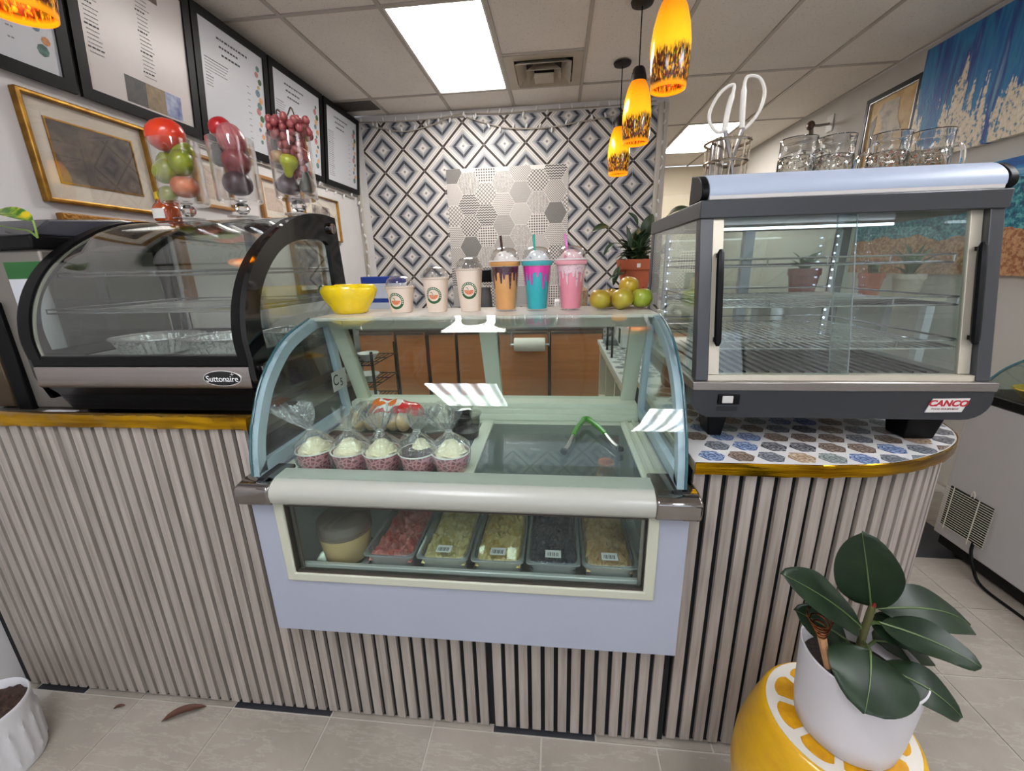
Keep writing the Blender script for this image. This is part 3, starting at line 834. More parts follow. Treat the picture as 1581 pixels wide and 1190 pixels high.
# second row of pans beneath the far lid
for k, (px, c1, c2, nm) in enumerate(((-.225, (70, 52, 62), (108, 78, 90), 'plum'), (-.08, (56, 40, 50), (86, 60, 72), 'berry'), (.067, (84, 62, 58), (118, 92, 84), 'fig'))):
    t = thing('dark_fruit_pan', ['clear pan of purple fruit in back row nearest the centre bar', 'clear pan of dark berries in middle of the back row', 'clear pan of brown fruit in back row below the tongs'][k], 'food pan', (px+.07, 1.39, .52))
    x0, x1, y0, y1 = px+.004, px+.141, 1.30, 1.485
    mb = MB(); loft(mb, [[(a, b, .522) for a, b in rr(x0+.012, x1-.012, y0+.012, y1-.012, .02)], [(a, b, .655) for a, b in rr(x0+.005, x1-.005, y0+.005, y1-.005, .026)], [(a, b, .657) for a, b in rr(x0, x1, y0, y1, .012)], [(a, b, .652) for a, b in rr(x0, x1, y0, y1, .012)]])
    mb.build('pan_wall', m_pan, t, 30)
    rs = random.Random(nm); mb = MB(); nx, ny = 14, 16; vs = []; fs = []
    for j in range(ny+1):
        for i in range(nx+1): vs.append((x0+.014+(.137-.028)*i/nx, y0+.014+.157*j/ny, .635+rs.uniform(-.008, .01) if 0 < i < nx and 0 < j < ny else .6))
    for j in range(ny):
        for i in range(nx): a = j*(nx+1)+i; fs.append((a, a+1, a+nx+2, a+nx+1))
    mb.add(vs, fs).build('fruit_pieces', chunks('fruit_'+nm, c1, c2), t, 0)['kind'] = 'stuff'
# round tub on foil plates
t = thing('round_tub', 'round cream tub with clear lid on foil plates behind the low window', 'tub', (-.645, 1.06, .51))
MB().lathe([(0, 0), (.062, 0), (.066, .004), (.076, .085), (.078, .09), (.072, .09), (.066, .01), (0, .008)], 28, (-.645, 1.05, .60)).build('tub_body', M('cream_tub', (206, 178, 128), .4), t)
MB().lathe([(.080, 0), (.081, .012), (.078, .04), (.070, .046), (0, .046), (0, .044), (.069, .044), (.076, .038), (.079, .012)], 28, (-.645, 1.05, .69)).build('tub_lid', glass('smoky_lid', (196, 186, 178), refl=.08, haze=.25, hazecol=(170, 160, 152)), t)
MB().lathe([(0, 0), (.07, 0), (.09, .014), (.096, .016), (.096, .018), (.088, .016), (.068, .003), (0, .003)], 28, (-.645, 1.05, .575)).build('foil_plate', M('foil', (196, 194, 190), .25, 1.0, bmp=.6, bscale=60), t)
MB().lathe([(.05, 0), (.09, 0), (.09, .0745), (.05, .0745)], 28, (-.645, 1.05, .506)).build('stand_ring', m_liner, t)

# tongs lying on the lid
t = thing('tongs', 'steel serving tongs with green sprung head on the glass lid', 'tongs', (.107, 1.26, .905))
m_green = M('green_rubber', (62, 140, 30), .35)
for sx, tip in ((-1, (.024, 1.15, .912)), (1, (.192, 1.178, .912))):
    ap = Vector((.107, 1.395, .925)); tp = Vector(tip); mid = ap.lerp(tp, .38)+Vector((sx*.008, 0, .006))
    pth = smoothline([tuple(ap+Vector((sx*.010, -.004, 0))), tuple(mid), tuple(ap.lerp(tp, .8)), tuple(tp)], 5)
    n_ = len(pth); gcut = int(n_*.45)
    MB().tube(pth[:gcut+1], .0085, 8).build('grip', m_green, t)
    MB().tube(pth[gcut:], [.006+.003*abs(math.sin(3*i/(n_-gcut))) for i in range(n_-gcut)], 8).build('arm', m_steel, t)
    MB().sphere((tp.x, tp.y, tp.z+.004), .015, 10, 6, .8, 1.4, .5).build('scoop_tip', M('dark_tip', (58, 62, 64), .25, .7), t)
MB().tube([(.094, 1.388, .923), (.100, 1.398, .927), (.107, 1.401, .928), (.114, 1.398, .927), (.120, 1.388, .923)], .0095, 8).build('spring_head', m_green, t)
# ------------------------------------------------------------------ black curved countertop case
sc_ = thing('pastry_case', 'black framed countertop pastry case with curved glass on the slatted counter', 'display case', (-1.225, 1.36, 1.012))
SX0, SX1 = -1.585, -.872
pr = smoothline([(1.078, 1.215), (1.074, 1.28), (1.092, 1.36), (1.135, 1.44), (1.20, 1.508), (1.285, 1.565), (1.38, 1.610), (1.47, 1.633), (1.56, 1.640), (1.645, 1.636)], 4)
m_sut = glass('bent_case_glass', (232, 236, 234), refl=.06, gain=.8)
outer = [(1.10, 1.085), (1.078, 1.16)]+pr+[(1.668, 1.30), (1.668, 1.085)]
win = smoothline([(1.135, 1.238), (1.131, 1.30), (1.145, 1.37), (1.18, 1.43), (1.235, 1.486), (1.30, 1.528), (1.376, 1.552), (1.46, 1.560), (1.54, 1.561), (1.572, 1.545)], 4)
inn = [(1.14, 1.232), (1.135, 1.235)]+win+[(1.585, 1.30), (1.585, 1.232)]
outer2 = [(1.10, 1.085), (1.070, 1.16)]+[(y-.009*max(0, 1-(y-1.07)/.5), z+.012*min(1, (z-1.21)/.2)) for y, z in pr]+[(1.672, 1.30), (1.672, 1.085)]
MB().ringprism(outer2, inn, SX1, SX1+.016, 'yz').build('end_panel', m_black_gl, sc_, 50)
MB().prism(inn, SX1+.004, SX1+.009, 'yz').build('end_window', m_sut, sc_, 50)
MB().ringprism(outer, inn, SX0-.014, SX0, 'yz').build('end_panel', m_black_gl, sc_, 50)
MB().prism(inn, SX0-.009, SX0-.004, 'yz').build('end_window', m_sut, sc_, 50)
# black gaskets along the bent edges
for a, b in ((SX1-.030, SX1), (SX0, SX0+.038)):
    MB().sheet([(y-.0005, z+.001) for y, z in pr], .007, a, b, 'yz').build('edge_gasket', m_black, sc_, 60)
MB().sheet([(y+.004, z-.004) for y, z in pr], .004, SX0+.039, SX0+.046, 'yz').build('edge_strip', M('strip_cream', (190, 186, 168), .4), sc_, 60)
MB().sheet(pr, .004, SX0+.038, SX1-.03, 'yz').build('bent_glass', m_sut, sc_, 60)
MB().box(SX0, SX1, 1.072, 1.10, 1.193, 1.226).build('bottom_gasket', m_black, sc_, bevel=.004)
# steel fascia and slotted kick strip
MB().prism([(1.073, 1.128), (1.071, 1.132), (1.071, 1.188), (1.073, 1.192), (1.66, 1.192), (1.66, 1.128)], SX0+.004, SX1-.004, 'yz').build('steel_fascia', m_steel, sc_, 30)
MB().prism([(1.078, 1.128), (1.10, 1.102), (1.128, 1.040), (1.65, 1.040), (1.65, 1.128)], SX0+.02, SX1-.012, 'yz').build('kick_strip', M('dark_steel', (52, 46, 42), .35, .8), sc_, 30)
sl = MB()
for i in range(78):
    x = SX0+.03+i*.0086
    for j in range(3):
        y = 1.1015+j*.0085; z = 1.097-j*.0188
        sl.add([(x, y-.001, z), (x+.0042, y-.001, z), (x+.0082, y+.0060, z-.0155), (x+.004, y+.0060, z-.0155)], [(0, 1, 2, 3)])
sl.build('vent_slots', M('slot_dark', (10, 9, 9), .8), sc_, 0)['kind'] = 'stuff'
for x in (SX0+.06, SX1-.06):
    for y in (1.16, 1.6): MB().lathe([(0, 0), (.022, 0), (.02, .03), (0, .03)], 14, (x, y, 1.0122)).build('foot', m_black, sc_)
MB().box(SX0, SX1, 1.62, 1.668, 1.606, 1.640).box(SX0, SX1, 1.65, 1.668, 1.192, 1.226).build('back_rail', m_black, sc_)
MB().box(SX0+.01, SX1-.01, 1.655, 1.659, 1.226, 1.606).build('rear_pane', m_sut, sc_, 0)
MB().box(-1.25, -1.215, 1.645, 1.668, 1.226, 1.606).build('rear_stile', m_alu, sc_)
for y, z in ((1.108, 1.182), (1.598, 1.606)):
    kb = MB()
    n_ = 18; vs = []; fs = []
    pf = [(0, SX1+.013), (.019, SX1+.014), (.021, SX1+.020), (.0195, SX1+.028), (.014, SX1+.030), (0, SX1+.0285)]
    rings = []
    for rr_, xx in pf:
        if rr_ == 0: rings.append([len(vs)]); vs.append((xx, y, z))
        else:
            rings.append(list(range(len(vs), len(vs)+n_)))
            vs += [(xx, y+rr_*math.cos(2*math.pi*k/n_), z+rr_*math.sin(2*math.pi*k/n_)) for k in range(n_)]
    for a, b in zip(rings, rings[1:]):
        for k in range(n_):
            k2 = (k+1) % n_
            if len(a) == 1: fs.append((a[0], b[k], b[k2]))
            elif len(b) == 1: fs.append((a[k], a[k2], b[0]))
            else: fs.append((a[k], a[k2], b[k2], b[k]))
    kb.add(vs, fs).build('round_knob', m_chrome, sc_, 40)
# oval name plate
lx, lz = -.962, 1.160
pts = [(lx+.060*math.cos(R(10*a)), lz+.0235*math.sin(R(10*a))) for a in range(36)]
MB().prism(pts, 1.0685, 1.0712, 'xz').build('badge_rim', M('badge_silver', (214, 212, 208), .3, .6), sc_, 40)
pts = [(lx+.0572*math.cos(R(10*a)), lz+.0212*math.sin(R(10*a))) for a in range(36)]
MB().prism(pts, 1.0678, 1.0690, 'xz').build('badge_plate', m_black_gl, sc_, 40)
m_letter = M('letter_white', (235, 235, 235), .5)
text('Suttonaire', .0255, m_letter, 'badge_lettering', sc_, (lx, 1.0674, lz-.002), extrude=.0003, bold=.0001, sx=.95)
sp = MB()
for dx, dz in ((.0075, .0011), (.0011, .0065)):
    sp.add([(lx+.034-dx, 1.0673, lz+.0125), (lx+.034, 1.0673, lz+.0125-dz), (lx+.034+dx, 1.0673, lz+.0125), (lx+.034, 1.0673, lz+.0125+dz)], [(0, 1, 2, 3)])
sp.build('badge_spark', m_letter, sc_, 0)
# shelves
def wire_shelf(parent, x0, x1, y0, y1, z, n, r=.0022, mat=None, rimz=.0):
    mb = MB(); mat = mat or m_wire
    mb.tube([(x0, y0, z), (x1, y0, z), (x1, y1, z), (x0, y1, z)], r*1.3, 6, True)
    if rimz: mb.tube([(x0, y0, z+rimz), (x1, y0, z+rimz), (x1, y1, z+rimz), (x0, y1, z+rimz)], r*1.3, 6, True)
    for i in range(1, n): mb.tube([(x0+(x1-x0)*i/n, y0, z+r), (x0+(x1-x0)*i/n, y1, z+r)], r, 5)
    for q in (.33, .66): mb.tube([(x0, y0+(y1-y0)*q, z-r), (x1, y0+(y1-y0)*q, z-r)], r*1.2, 5)
    if rimz:
        for i in range(0, 5): mb.tube([(x0+(x1-x0)*i/4, y0, z), (x0+(x1-x0)*i/4, y0, z+rimz)], r, 5)
    return mb.build('wire_shelf', mat, parent)
wire_shelf(sc_, SX0+.02, SX1-.02, 1.20, 1.63, 1.452, 30, .0018, rimz=.012)
wire_shelf(sc_, SX0+.02, SX1-.02, 1.14, 1.63, 1.345, 30, .0018, rimz=.012)
MB().box(SX0+.01, SX1-.01, 1.10, 1.645, 1.193, 1.20).build('case_floor', m_liner, sc_, 0)
for x in (SX0+.012, SX1-.016, -1.23): MB().box(x, x+.006, 1.63, 1.642, 1.226, 1.60).build('shelf_standard', m_alu, sc_, 0)
# foil trays inside
m_foil = M('crinkled_foil', (226, 226, 226), .16, 1.0, bmp=1.0, bscale=70, bdist=.008)
def foil_tray(label, cx_, cy_, rx, ry):
    t = thing('foil_tray', label, 'foil tray', (cx_, cy_, 1.2))
    vs = []; fs = []; n_ = 64
    rows = [(0, .003), (.72, .003), (.78, .006), (.93, .050), (1.0, .052), (1.0, .055)]
    for r_, z in rows:
        for k in range(n_):
            a = 2*math.pi*k/n_; fl = 1+(.022 if k % 2 else -.022)*(1 if r_ > .75 else 0)
            e = 2.6
            ca, sa = math.cos(a), math.sin(a)
            vs.append((cx_+rx*max(r_, .001)*fl*math.copysign(abs(ca)**(2/e), ca), cy_+ry*max(r_, .001)*fl*math.copysign(abs(sa)**(2/e), sa), 1.2+z))
    for q in range(len(rows)-1):
        for k in range(n_): k2 = (k+1) % n_; fs.append((q*n_+k, q*n_+k2, (q+1)*n_+k2, (q+1)*n_+k))
    MB().add(vs, fs).build('tray_shell', m_foil, t, 20)
    MB().tube([(cx_+rx*1.0*math.copysign(abs(math.cos(R(6*k)))**(2/2.6), math.cos(R(6*k))), cy_+ry*math.copysign(abs(math.sin(R(6*k)))**(2/2.6), math.sin(R(6*k))), 1.255) for k in range(60)], .003, 6, True).build('rolled_rim', m_foil, t)
foil_tray('large oval foil tray at the far end inside the pastry case', -1.345, 1.27, .13, .11)
foil_tray('foil tray in the middle of the pastry case floor', -1.095, 1.26, .115, .10)
foil_tray('foil tray visible through the black side window of the case', -.955, 1.40, .075, .09)

# ------------------------------------------------------------------ fruit in stemmed acrylic vases on the case
m_acryl = glass('clear_acrylic', (250, 250, 250), refl=.05, gain=.9, power=2.4)
m_cryst = real_glass('crystal_knob', (250, 250, 250), .0)
VZ = 1.6455
def vase(label, cx_, cy_, r=.074, h=.255):
    t = thing('stemmed_vase', label, 'vase', (cx_, cy_, VZ), None)
    MB().lathe([(0, .0), (.05, 0), (.05, .004), (.012, .008), (0, .008)], 24, (cx_, cy_, VZ)).build('foot', m_acryl, t)
    MB().lathe([(0, .008), (.010, .009), (.021, .018), (.026, .030), (.018, .044), (.010, .048), (0, .048)], 10, (cx_, cy_, VZ)).build('faceted_knob', m_cryst, t, 10)
    MB().lathe([(0, .048), (r-.006, .048), (r, .054), (r, h), (r-.004, h), (r-.004, .056), (0, .054)], 32, (cx_, cy_, VZ)).build('cylinder', m_acryl, t)
    return t
def fruit_mat(name, c1, c2, scale=4.0, rough=.3, stretch=(1, 1, 1)):
    return M(name, c1, rough, col2=c2, vscale=scale, stretch=stretch, coat=.25)
m_stem = M('brown_stem', (74, 54, 32), .8)
APPLE = [(0, .10), (.12, .03), (.35, 0), (.66, .10), (.90, .34), (1.0, .68), (.97, 1.02), (.82, 1.34), (.55, 1.52), (.30, 1.52), (.12, 1.42), (0, 1.34)]
ROUND = [(0, 0), (.4, .06), (.76, .3), (.96, .66), (1.0, 1.0), (.96, 1.34), (.76, 1.7), (.4, 1.94), (0, 2.0)]
PEAR = [(0, .06), (.3, 0), (.7, .12), (.96, .5), (1.0, .86), (.86, 1.3), (.6, 1.7), (.45, 2.1), (.38, 2.4), (.2, 2.58), (0, 2.6)]
def fruit(name, label, c, r, mat, prof=ROUND, stem=True, rot=(0, 0, 0), sz=1.0, group=None, leafy=False):
    """fruit resting at c (centre); tilt with rot"""
    hh = prof[-1][1]*r*sz
    t = thing(name, label, 'fruit', c, group)
    t.rotation_euler = rot
    mb = MB().lathe([(a*r, b*r*sz-hh/2) for a, b in prof], 20, c)
    mb.build('flesh', mat, t, 80)
    if stem:
        top = prof[-1][1]*r*sz-hh/2
        MB().tube([(c[0], c[1], c[2]+top-.004), (c[0]+.001, c[1], c[2]+top+.006), (c[0]+.004, c[1], c[2]+top+.013)], [.0016, .0013, .0018], 6).build('stem', m_stem, t)
    return t
f_green = fruit_mat('lime_green_skin', (150, 158, 40), (112, 132, 30), 20)
f_orange = fruit_mat('orange_red_skin', (222, 66, 20), (206, 28, 22), 9)
f_peach = fruit_mat('peach_skin', (206, 132, 92), (178, 84, 58), 12, .5)
f_red = fruit_mat('red_apple_skin', (186, 26, 34), (150, 12, 30), 14)
f_purple = fruit_mat('purple_red_skin', (150, 52, 78), (196, 130, 120), 18, .35, (6, 6, .6))
f_avo = fruit_mat('avocado_skin', (52, 58, 36), (34, 40, 26), 60, .6)
f_plum = fruit_mat('plum_skin', (66, 36, 44), (42, 22, 34), 14, .4)
f_wine = fruit_mat('wine_apple_skin', (128, 40, 52), (160, 90, 84), 12, .3)
f_yel = fruit_mat('yellow_green_skin', (184, 182, 38), (160, 168, 28), 10)
vase('stemmed clear vase holding green limes under an orange mango', -1.337, 1.50)
v = (-1.337, 1.50)
fruit('peach', 'blushed peach at the bottom of the vase of limes', (v[0]+.026, v[1]-.020, 1.745), .043, f_peach, APPLE, False)
fruit('lime', 'small green lime low beside the peach', (v[0]-.042, v[1]-.026, 1.728), .028, f_green, ROUND, False, (0, R(70), 0), 1.15)
fruit('lime', 'green lime lying flat above the peach', (v[0]-.020, v[1]-.034, 1.800), .037, f_green, ROUND, False, (0, R(60), 0), 1.2)
fruit('lime', 'green lime leaning on the vase wall beside the honey jar', (v[0]-.038, v[1]-.002, 1.830), .034, f_green, ROUND, False, (R(20), R(40), 0), 1.2)
fruit('lime', 'green lime against the inner wall nearest the second vase', (v[0]+.034, v[1]-.022, 1.826), .037, f_green, ROUND, False, (0, R(20), 0), 1.2)
fruit('lime', 'green lime tucked just under the orange mango', (v[0]+.020, v[1]+.010, 1.866), .034, f_green, ROUND, False, (0, R(60), 0), 1.1)
fruit('mango', 'large orange red mango crowning the vase of limes', (v[0]-.012, v[1]-.012, 1.918), .051, f_orange, ROUND, False, (0, R(75), R(20)), 1.15)
vase('stemmed clear vase with avocado and purple fruit in the middle', -1.124, 1.50, .072, .25)
v = (-1.124, 1.50)
fruit('plum', 'dark purple plum at the bottom of the middle vase', (v[0]+.010, v[1]-.012, 1.748), .047, f_plum, APPLE, False)
fruit('apple', 'wine red apple above the dark plum', (v[0]+.020, v[1]-.018, 1.818), .045, f_wine, APPLE, True, (R(-50), R(10), 0))
fruit('avocado', 'dark green avocado in the middle vase', (v[0]-.038, v[1]-.014, 1.848), .029, f_avo, PEAR, False, (0, R(-20), 0), .95)
fruit('mango', 'streaked purple red mango standing in the middle vase', (v[0]+.014, v[1]-.008, 1.890), .043, f_purple, ROUND, False, (0, R(-16), 0), 1.25)
fruit('apple', 'bright red apple peeking over the middle vase rim', (v[0]-.026, v[1]+.004, 1.930), .036, f_red, APPLE, False, (0, R(-30), 0))
vase('stemmed clear vase with grapes and pears nearest the tiled wall', -.908, 1.50, .068, .25)
v = (-.908, 1.50)
fruit('pear', 'dark red pear at the bottom of the grape vase', (v[0]-.020, v[1]-.008, 1.752), .040, f_plum, PEAR, False, (0, R(14), 0), .8)
fruit('avocado', 'dark green avocado behind the yellow pear', (v[0]+.036, v[1]+.012, 1.752), .027, f_avo, PEAR, False, (0, 0, 0), 1.0)
fruit('pear', 'bright yellow green pear hanging stem down in the grape vase', (v[0]+.008, v[1]-.036, 1.795), .029, f_yel, PEAR, False, (R(180), R(10), 0), .95)
fruit('apple', 'small yellow apple beside the grape bunch', (v[0]-.036, v[1]-.016, 1.826), .026, fruit_mat('yellow_apple_skin', (176, 140, 60), (150, 90, 50), 16), APPLE, False)
# grape bunch spilling over the rim
t = thing('grape_bunch', 'bunch of dusty red grapes spilling over the vase rim', 'grapes', (v[0]+.01, v[1], 1.83))
m_grape = fruit_mat('grape_skin', (164, 78, 74), (124, 54, 66), 30, .35)
gm = mesh_of(MB().sphere((0, 0, 0), .0125, 10, 7), 'grape', m_grape, 180)
rs = random.Random(3); spots = []
tries = 0
while len(spots) < 110 and tries < 9000:
    tries += 1
    u_ = rs.random(); z = 1.775+u_*.165; rad = .018+.042*min(1, (z-1.775)/.10)
    if z > 1.90: rad = .068
    a = rs.uniform(0, 6.283); q = rad*math.sqrt(rs.random())
    p = Vector((v[0]+.012+q*math.cos(a), v[1]+q*math.sin(a)*.8, z))
    if z < 1.895 and math.hypot(p.x-v[0], p.y-v[1]) > .049: continue
    if (p-Vector((v[0]-.036, v[1]-.016, 1.826))).length < .04 or (p-Vector((v[0]+.008, v[1]-.036, 1.80))).length < .045: continue
    if all((p-s_).length > .0165 for s_ in spots): spots.append(p)
for p in spots: inst('grape', gm, t, p, scale=(1, 1, 1.12))
MB().tube(smoothline([(v[0]-.03, v[1], 1.955), (v[0]-.012, v[1]-.02, 1.968), (v[0]+.01, v[1]-.01, 1.950), (v[0]+.03, v[1]-.01, 1.975), (v[0]+.045, v[1]-.02, 1.945)], 5), .0022, 6).build('twig', m_stem, t)
MB().tube(smoothline([(v[0]+.05, v[1]-.02, 1.93), (v[0]+.075, v[1]-.02, 1.905), (v[0]+.07, v[1]-.025, 1.87)], 4), .0016, 6).build('twig', m_stem, t)

# honey jar
t = thing('honey_jar', 'amber honey jar with yellow lid behind the vase of limes', 'jar', (-1.455, 1.535, VZ))
MB().lathe([(0, 0), (.038, 0), (.042, .005), (.043, .045), (.036, .058), (.024, .066), (.024, .082), (0, .082)], 24, (-1.455, 1.535, VZ)).build('jar_body', M('honey_amber', (168, 66, 14), .1, coat=.6, spec=.7), t)
MB().lathe([(.026, .075), (.028, .077), (.028, .098), (.024, .101), (0, .101), (0, .076)], 24, (-1.455, 1.535, VZ)).build('jar_lid', M('yellow_lid', (226, 186, 26), .4), t)
vs = []; 
for k in range(9):
    a = R(-130+k*9); vs += [(-1.455+.0437*math.cos(a), 1.535+.0437*math.sin(a), VZ+.008), (-1.455+.0437*math.cos(a), 1.535+.0437*math.sin(a), VZ+.042)]
lb = MB().add(vs, [(2*k, 2*k+2, 2*k+3, 2*k+1) for k in range(8)]).build('jar_label', M('label_paper', (216, 214, 206), .7), t, 0)
sd = lb.modifiers.new('thickness', 'SOLIDIFY'); sd.thickness = .0006; sd.offset = 1

# ------------------------------------------------------------------ grey machine at the wall end of the counter
mc = thing('drinks_machine', 'grey and black drinks machine partly cut off beside the pastry case', 'machine', (-1.78, 1.4, 1.012))
mg = M('machine_grey', (128, 122, 114), .35, .3, vary=.06, vscale=4)
MB().box(-1.955, -1.615, 1.205, 1.60, 1.012, 1.54).build('machine_body', mg, mc, bevel=.008)
MB().box(-1.958, -1.610, 1.19, 1.60, 1.54, 1.582).build('top_band', m_black, mc, bevel=.006)
MB().prism([(1.20, 1.582), (1.26, 1.632), (1.50, 1.655), (1.60, 1.65), (1.60, 1.582)], -1.955, -1.615, 'yz').build('tilted_lid', M('lid_slate', (62, 64, 72), .25), mc, 0, bevel=.006)
MB().box(-1.872, -1.812, 1.190, 1.207, 1.012, 1.38).build('front_stile', m_black, mc, bevel=.004)
MB().box(-1.752, -1.618, 1.2025, 1.206, 1.451, 1.503).build('green_label', M('label_green', (30, 96, 38), .5), mc, 0)
MB().box(-1.752, -1.618, 1.2028, 1.206, 1.10, 1.451).build('white_label', M('label_white', (206, 206, 210), .6), mc, 0)
MB().box(-1.955, -1.885, 1.193, 1.206, 1.02, 1.22).build('drip_tray', M('tray_bronze', (92, 76, 56), .4, .5), mc, bevel=.004)
t = tag(MB().box(-1.74, -1.62, 1.06, 1.18, 1.013, 1.016).build('paper_sheet', M('paper', (214, 214, 218), .8), None, 0), 'white paper sheet lying on the counter beside the drinks machine', 'paper')
# variegated leaf trailing over the lid
def leaf_mesh(mb, base, tip, width, up, droop=.15, fold=.12, nl=10, nw=6, taper=1.0, wavy=0.0, thick=.0012):
    base, tip = Vector(base), Vector(tip); ax = tip-base; L = ax.length; t_ = ax.normalized()
    up = Vector(up); up = (up-t_*up.dot(t_)).normalized(); sd_ = t_.cross(up)
    vs = []; fs = []
    for s_ in (0, 1):
        for i in range(nl+1):
            u_ = i/nl
            wd = width/2*(math.sin(math.pi*min(1, u_**.82*1.0))**.62)*(1 if taper == 1 else (1-u_*.3)) if 0 < u_ < 1 else width*.012
            c = base+ax*u_+up*(droop*L*math.sin(math.pi*u_)-.0)
            for j in range(nw+1):
                q = 2*j/nw-1
                h_ = fold*width*abs(q)**1.4*1.0 - (.0 if j != nw//2 else .012*width)+wavy*width*math.sin(u_*14+q*3)*abs(q)
                p = c+sd_*(wd*q)+up*h_*(wd/(width/2)) - up*(thick*s_)
                vs.append(p)
    n1 = (nl+1)*(nw+1)
    for i in range(nl):
        for j in range(nw):
            a = i*(nw+1)+j
            fs.append((a, a+1, a+nw+2, a+nw+1)); fs.append((n1+a, n1+a+nw+1, n1+a+nw+2, n1+a+1))
    for i in range(nl):
        for j in (0, nw):
            a = i*(nw+1)+j; fs.append((a, a+nw+1, n1+a+nw+1, n1+a))
    for j in range(nw):
        for i in (0, nl):
            a = i*(nw+1)+j; fs.append((a, a+1, n1+a+1, n1+a))
    mb.add(vs, fs)
def variegated():
    m, nt, ns, ln, b = nodes('variegated_leaf')
    f = noise(nt, coords(nt, 'Object', (3, 1, 1)), 26, 3)
    ln.new(ramp(nt, f, [(.42, lin((48, 96, 24))), (.55, lin((120, 150, 40))), (.66, lin((198, 176, 30)))]), b.inputs['Base Color']); b.inputs['Roughness'].default_value = .35
    return m
t = thing('trailing_vine', 'green and yellow variegated leaf trailing over the drinks machine', 'plant', (-1.65, 1.24, 1.66))
mb = MB(); leaf_mesh(mb, (-1.572, 1.185, 1.618), (-1.695, 1.17, 1.640), .058, (0, -.5, 1), .12); mb.build('leaf', variegated(), t, 80)
MB().tube(smoothline([(-1.572, 1.185, 1.619), (-1.565, 1.18, 1.60), (-1.568, 1.18, 1.57)], 4), .003, 6).build('leaf_stalk', M('stalk_green', (110, 140, 60), .5), t)
MB().tube(smoothline([(-1.568, 1.18, 1.57), (-1.60, 1.186, 1.592), (-1.66, 1.20, 1.600), (-1.75, 1.22, 1.615)], 4), .0025, 6).build('vine_stem', MATS['stalk_green'], t)
# ------------------------------------------------------------------ heated glass merchandiser
m_char = M('charcoal_enamel', (66, 67, 70), .35, .3)
m_under = M('charcoal_moulding', (46, 48, 52), .25)
m_hglass = glass('merch_glass', (240, 246, 244), refl=.06, gain=.8)
m_creamf = M('cream_aluminium', (196, 188, 170), .35, .4)
hm = thing('heated_case', 'charcoal heated food case with lit header and sliding glass doors', 'display case', (.715, 1.43, .9725))
HX0_, HX1_, HB = .362, 1.068, 1.76
def fy(z): return 1.10+(z-1.14)*.2
# rounded base moulding
bp = [(HX0_+.03, 1.052)]+[(HX1_-.055, 1.052)]+arc((HX1_-.055, 1.102), .06, -90, 0, 6, .05)+[(HX1_+.004, 1.126), (HX0_-.004, 1.126)]+arc((HX0_+.05, 1.10), .054, 180, 270, 6, .048)[0:6]
MB().prism(bp, 1.092, HB, 'xz').build('base_moulding', m_under, hm, 50)
MB().box(HX0_-.006, HX1_+.006, 1.088, HB+.004, 1.126, 1.150).build('steel_ledge', m_steel, hm, bevel=.003)
# feet
for x in (.455, .985):
    for y in (1.19, 1.68):
        vs = [(x-.040, y-.034, .9725), (x+.034, y-.034, .9725), (x+.034, y+.034, .9725), (x-.040, y+.034, .9725), (x-.046, y-.046, 1.053), (x+.046, y-.046, 1.053), (x+.046, y+.046, 1.053), (x-.046, y+.046, 1.053)]
        if x < .7: vs = [(a if a != x-.040 else x-.022, b, c) for a, b, c in vs]; vs = [(a if a != x+.034 else x+.014, b, c) for a, b, c in vs]; vs = [(a if a not in (x+.046, x-.046) else (x+.024 if a > x else x-.034), b, c) for a, b, c in vs]
        MB().add(vs, [(0, 3, 2, 1), (4, 5, 6, 7), (0, 1, 5, 4), (1, 2, 6, 5), (2, 3, 7, 6), (3, 0, 4, 7)]).build('foot', m_black, hm, 0, bevel=.004)
# posts, leaning with the front
def slab(x0, x1, z0, z1, d0, d1, name, mat, bev=0.0):
    return MB().prism([(fy(z0)+d0, z0), (fy(z1)+d0, z1), (fy(z1)+d1, z1), (fy(z0)+d1, z0)], x0, x1, 'yz').build(name, mat, hm, 0, bevel=bev)
for a, b in ((HX0_+.004, HX0_+.036), (HX1_-.036, HX1_-.004)):
    slab(a, b, 1.150, 1.562, 0, .035, 'front_post', m_char, .002)
    MB().box(a, b, HB-.04, HB, 1.150, 1.562).build('rear_post', m_char, hm, bevel=.002)
slab(HX0_+.036, HX1_-.036, 1.150, 1.163, .004, .03, 'door_track', m_creamf)
MB().box(HX0_, HX1_, fy(1.56)-.006, HB, 1.556, 1.600).build('top_frame', m_char, hm, bevel=.003)
# doors
slab(HX0_+.037, HX0_+.064, 1.164, 1.556, .006, .018, 'door_edge', m_creamf, .001)
slab(HX1_-.064, HX1_-.037, 1.164, 1.556, .016, .028, 'door_edge', m_creamf, .001)
slab(HX0_+.064, .745, 1.164, 1.556, .010, .014, 'sliding_door', m_hglass)
slab(.705, HX1_-.064, 1.164, 1.556, .020, .024, 'sliding_door', m_hglass)
for xm, da in ((.705, .020), (.745, .010)): slab(xm-.0006, xm+.0006, 1.164, 1.556, da, da+.004, 'door_seam', glass('seam_glint', (170, 196, 196), refl=.1, haze=.3))
for xh, d in ((HX0_+.052, -.012), (HX1_-.050, -.004)):
    hp = [(xh, fy(1.24)+d, 1.24)]+[(xh, fy(z)+d, z) for z in (1.25, 1.30, 1.36, 1.42, 1.47, 1.48)]
    MB().tube(hp, [.004, .009, .0095, .0095, .0095, .009, .004], 8).build('door_handle', m_black, hm)
    slab(xh-.006, xh+.006, 1.25, 1.26, -.004, .010, 'handle_mount', m_black); slab(xh-.006, xh+.006, 1.46, 1.47, -.004, .010, 'handle_mount', m_black)
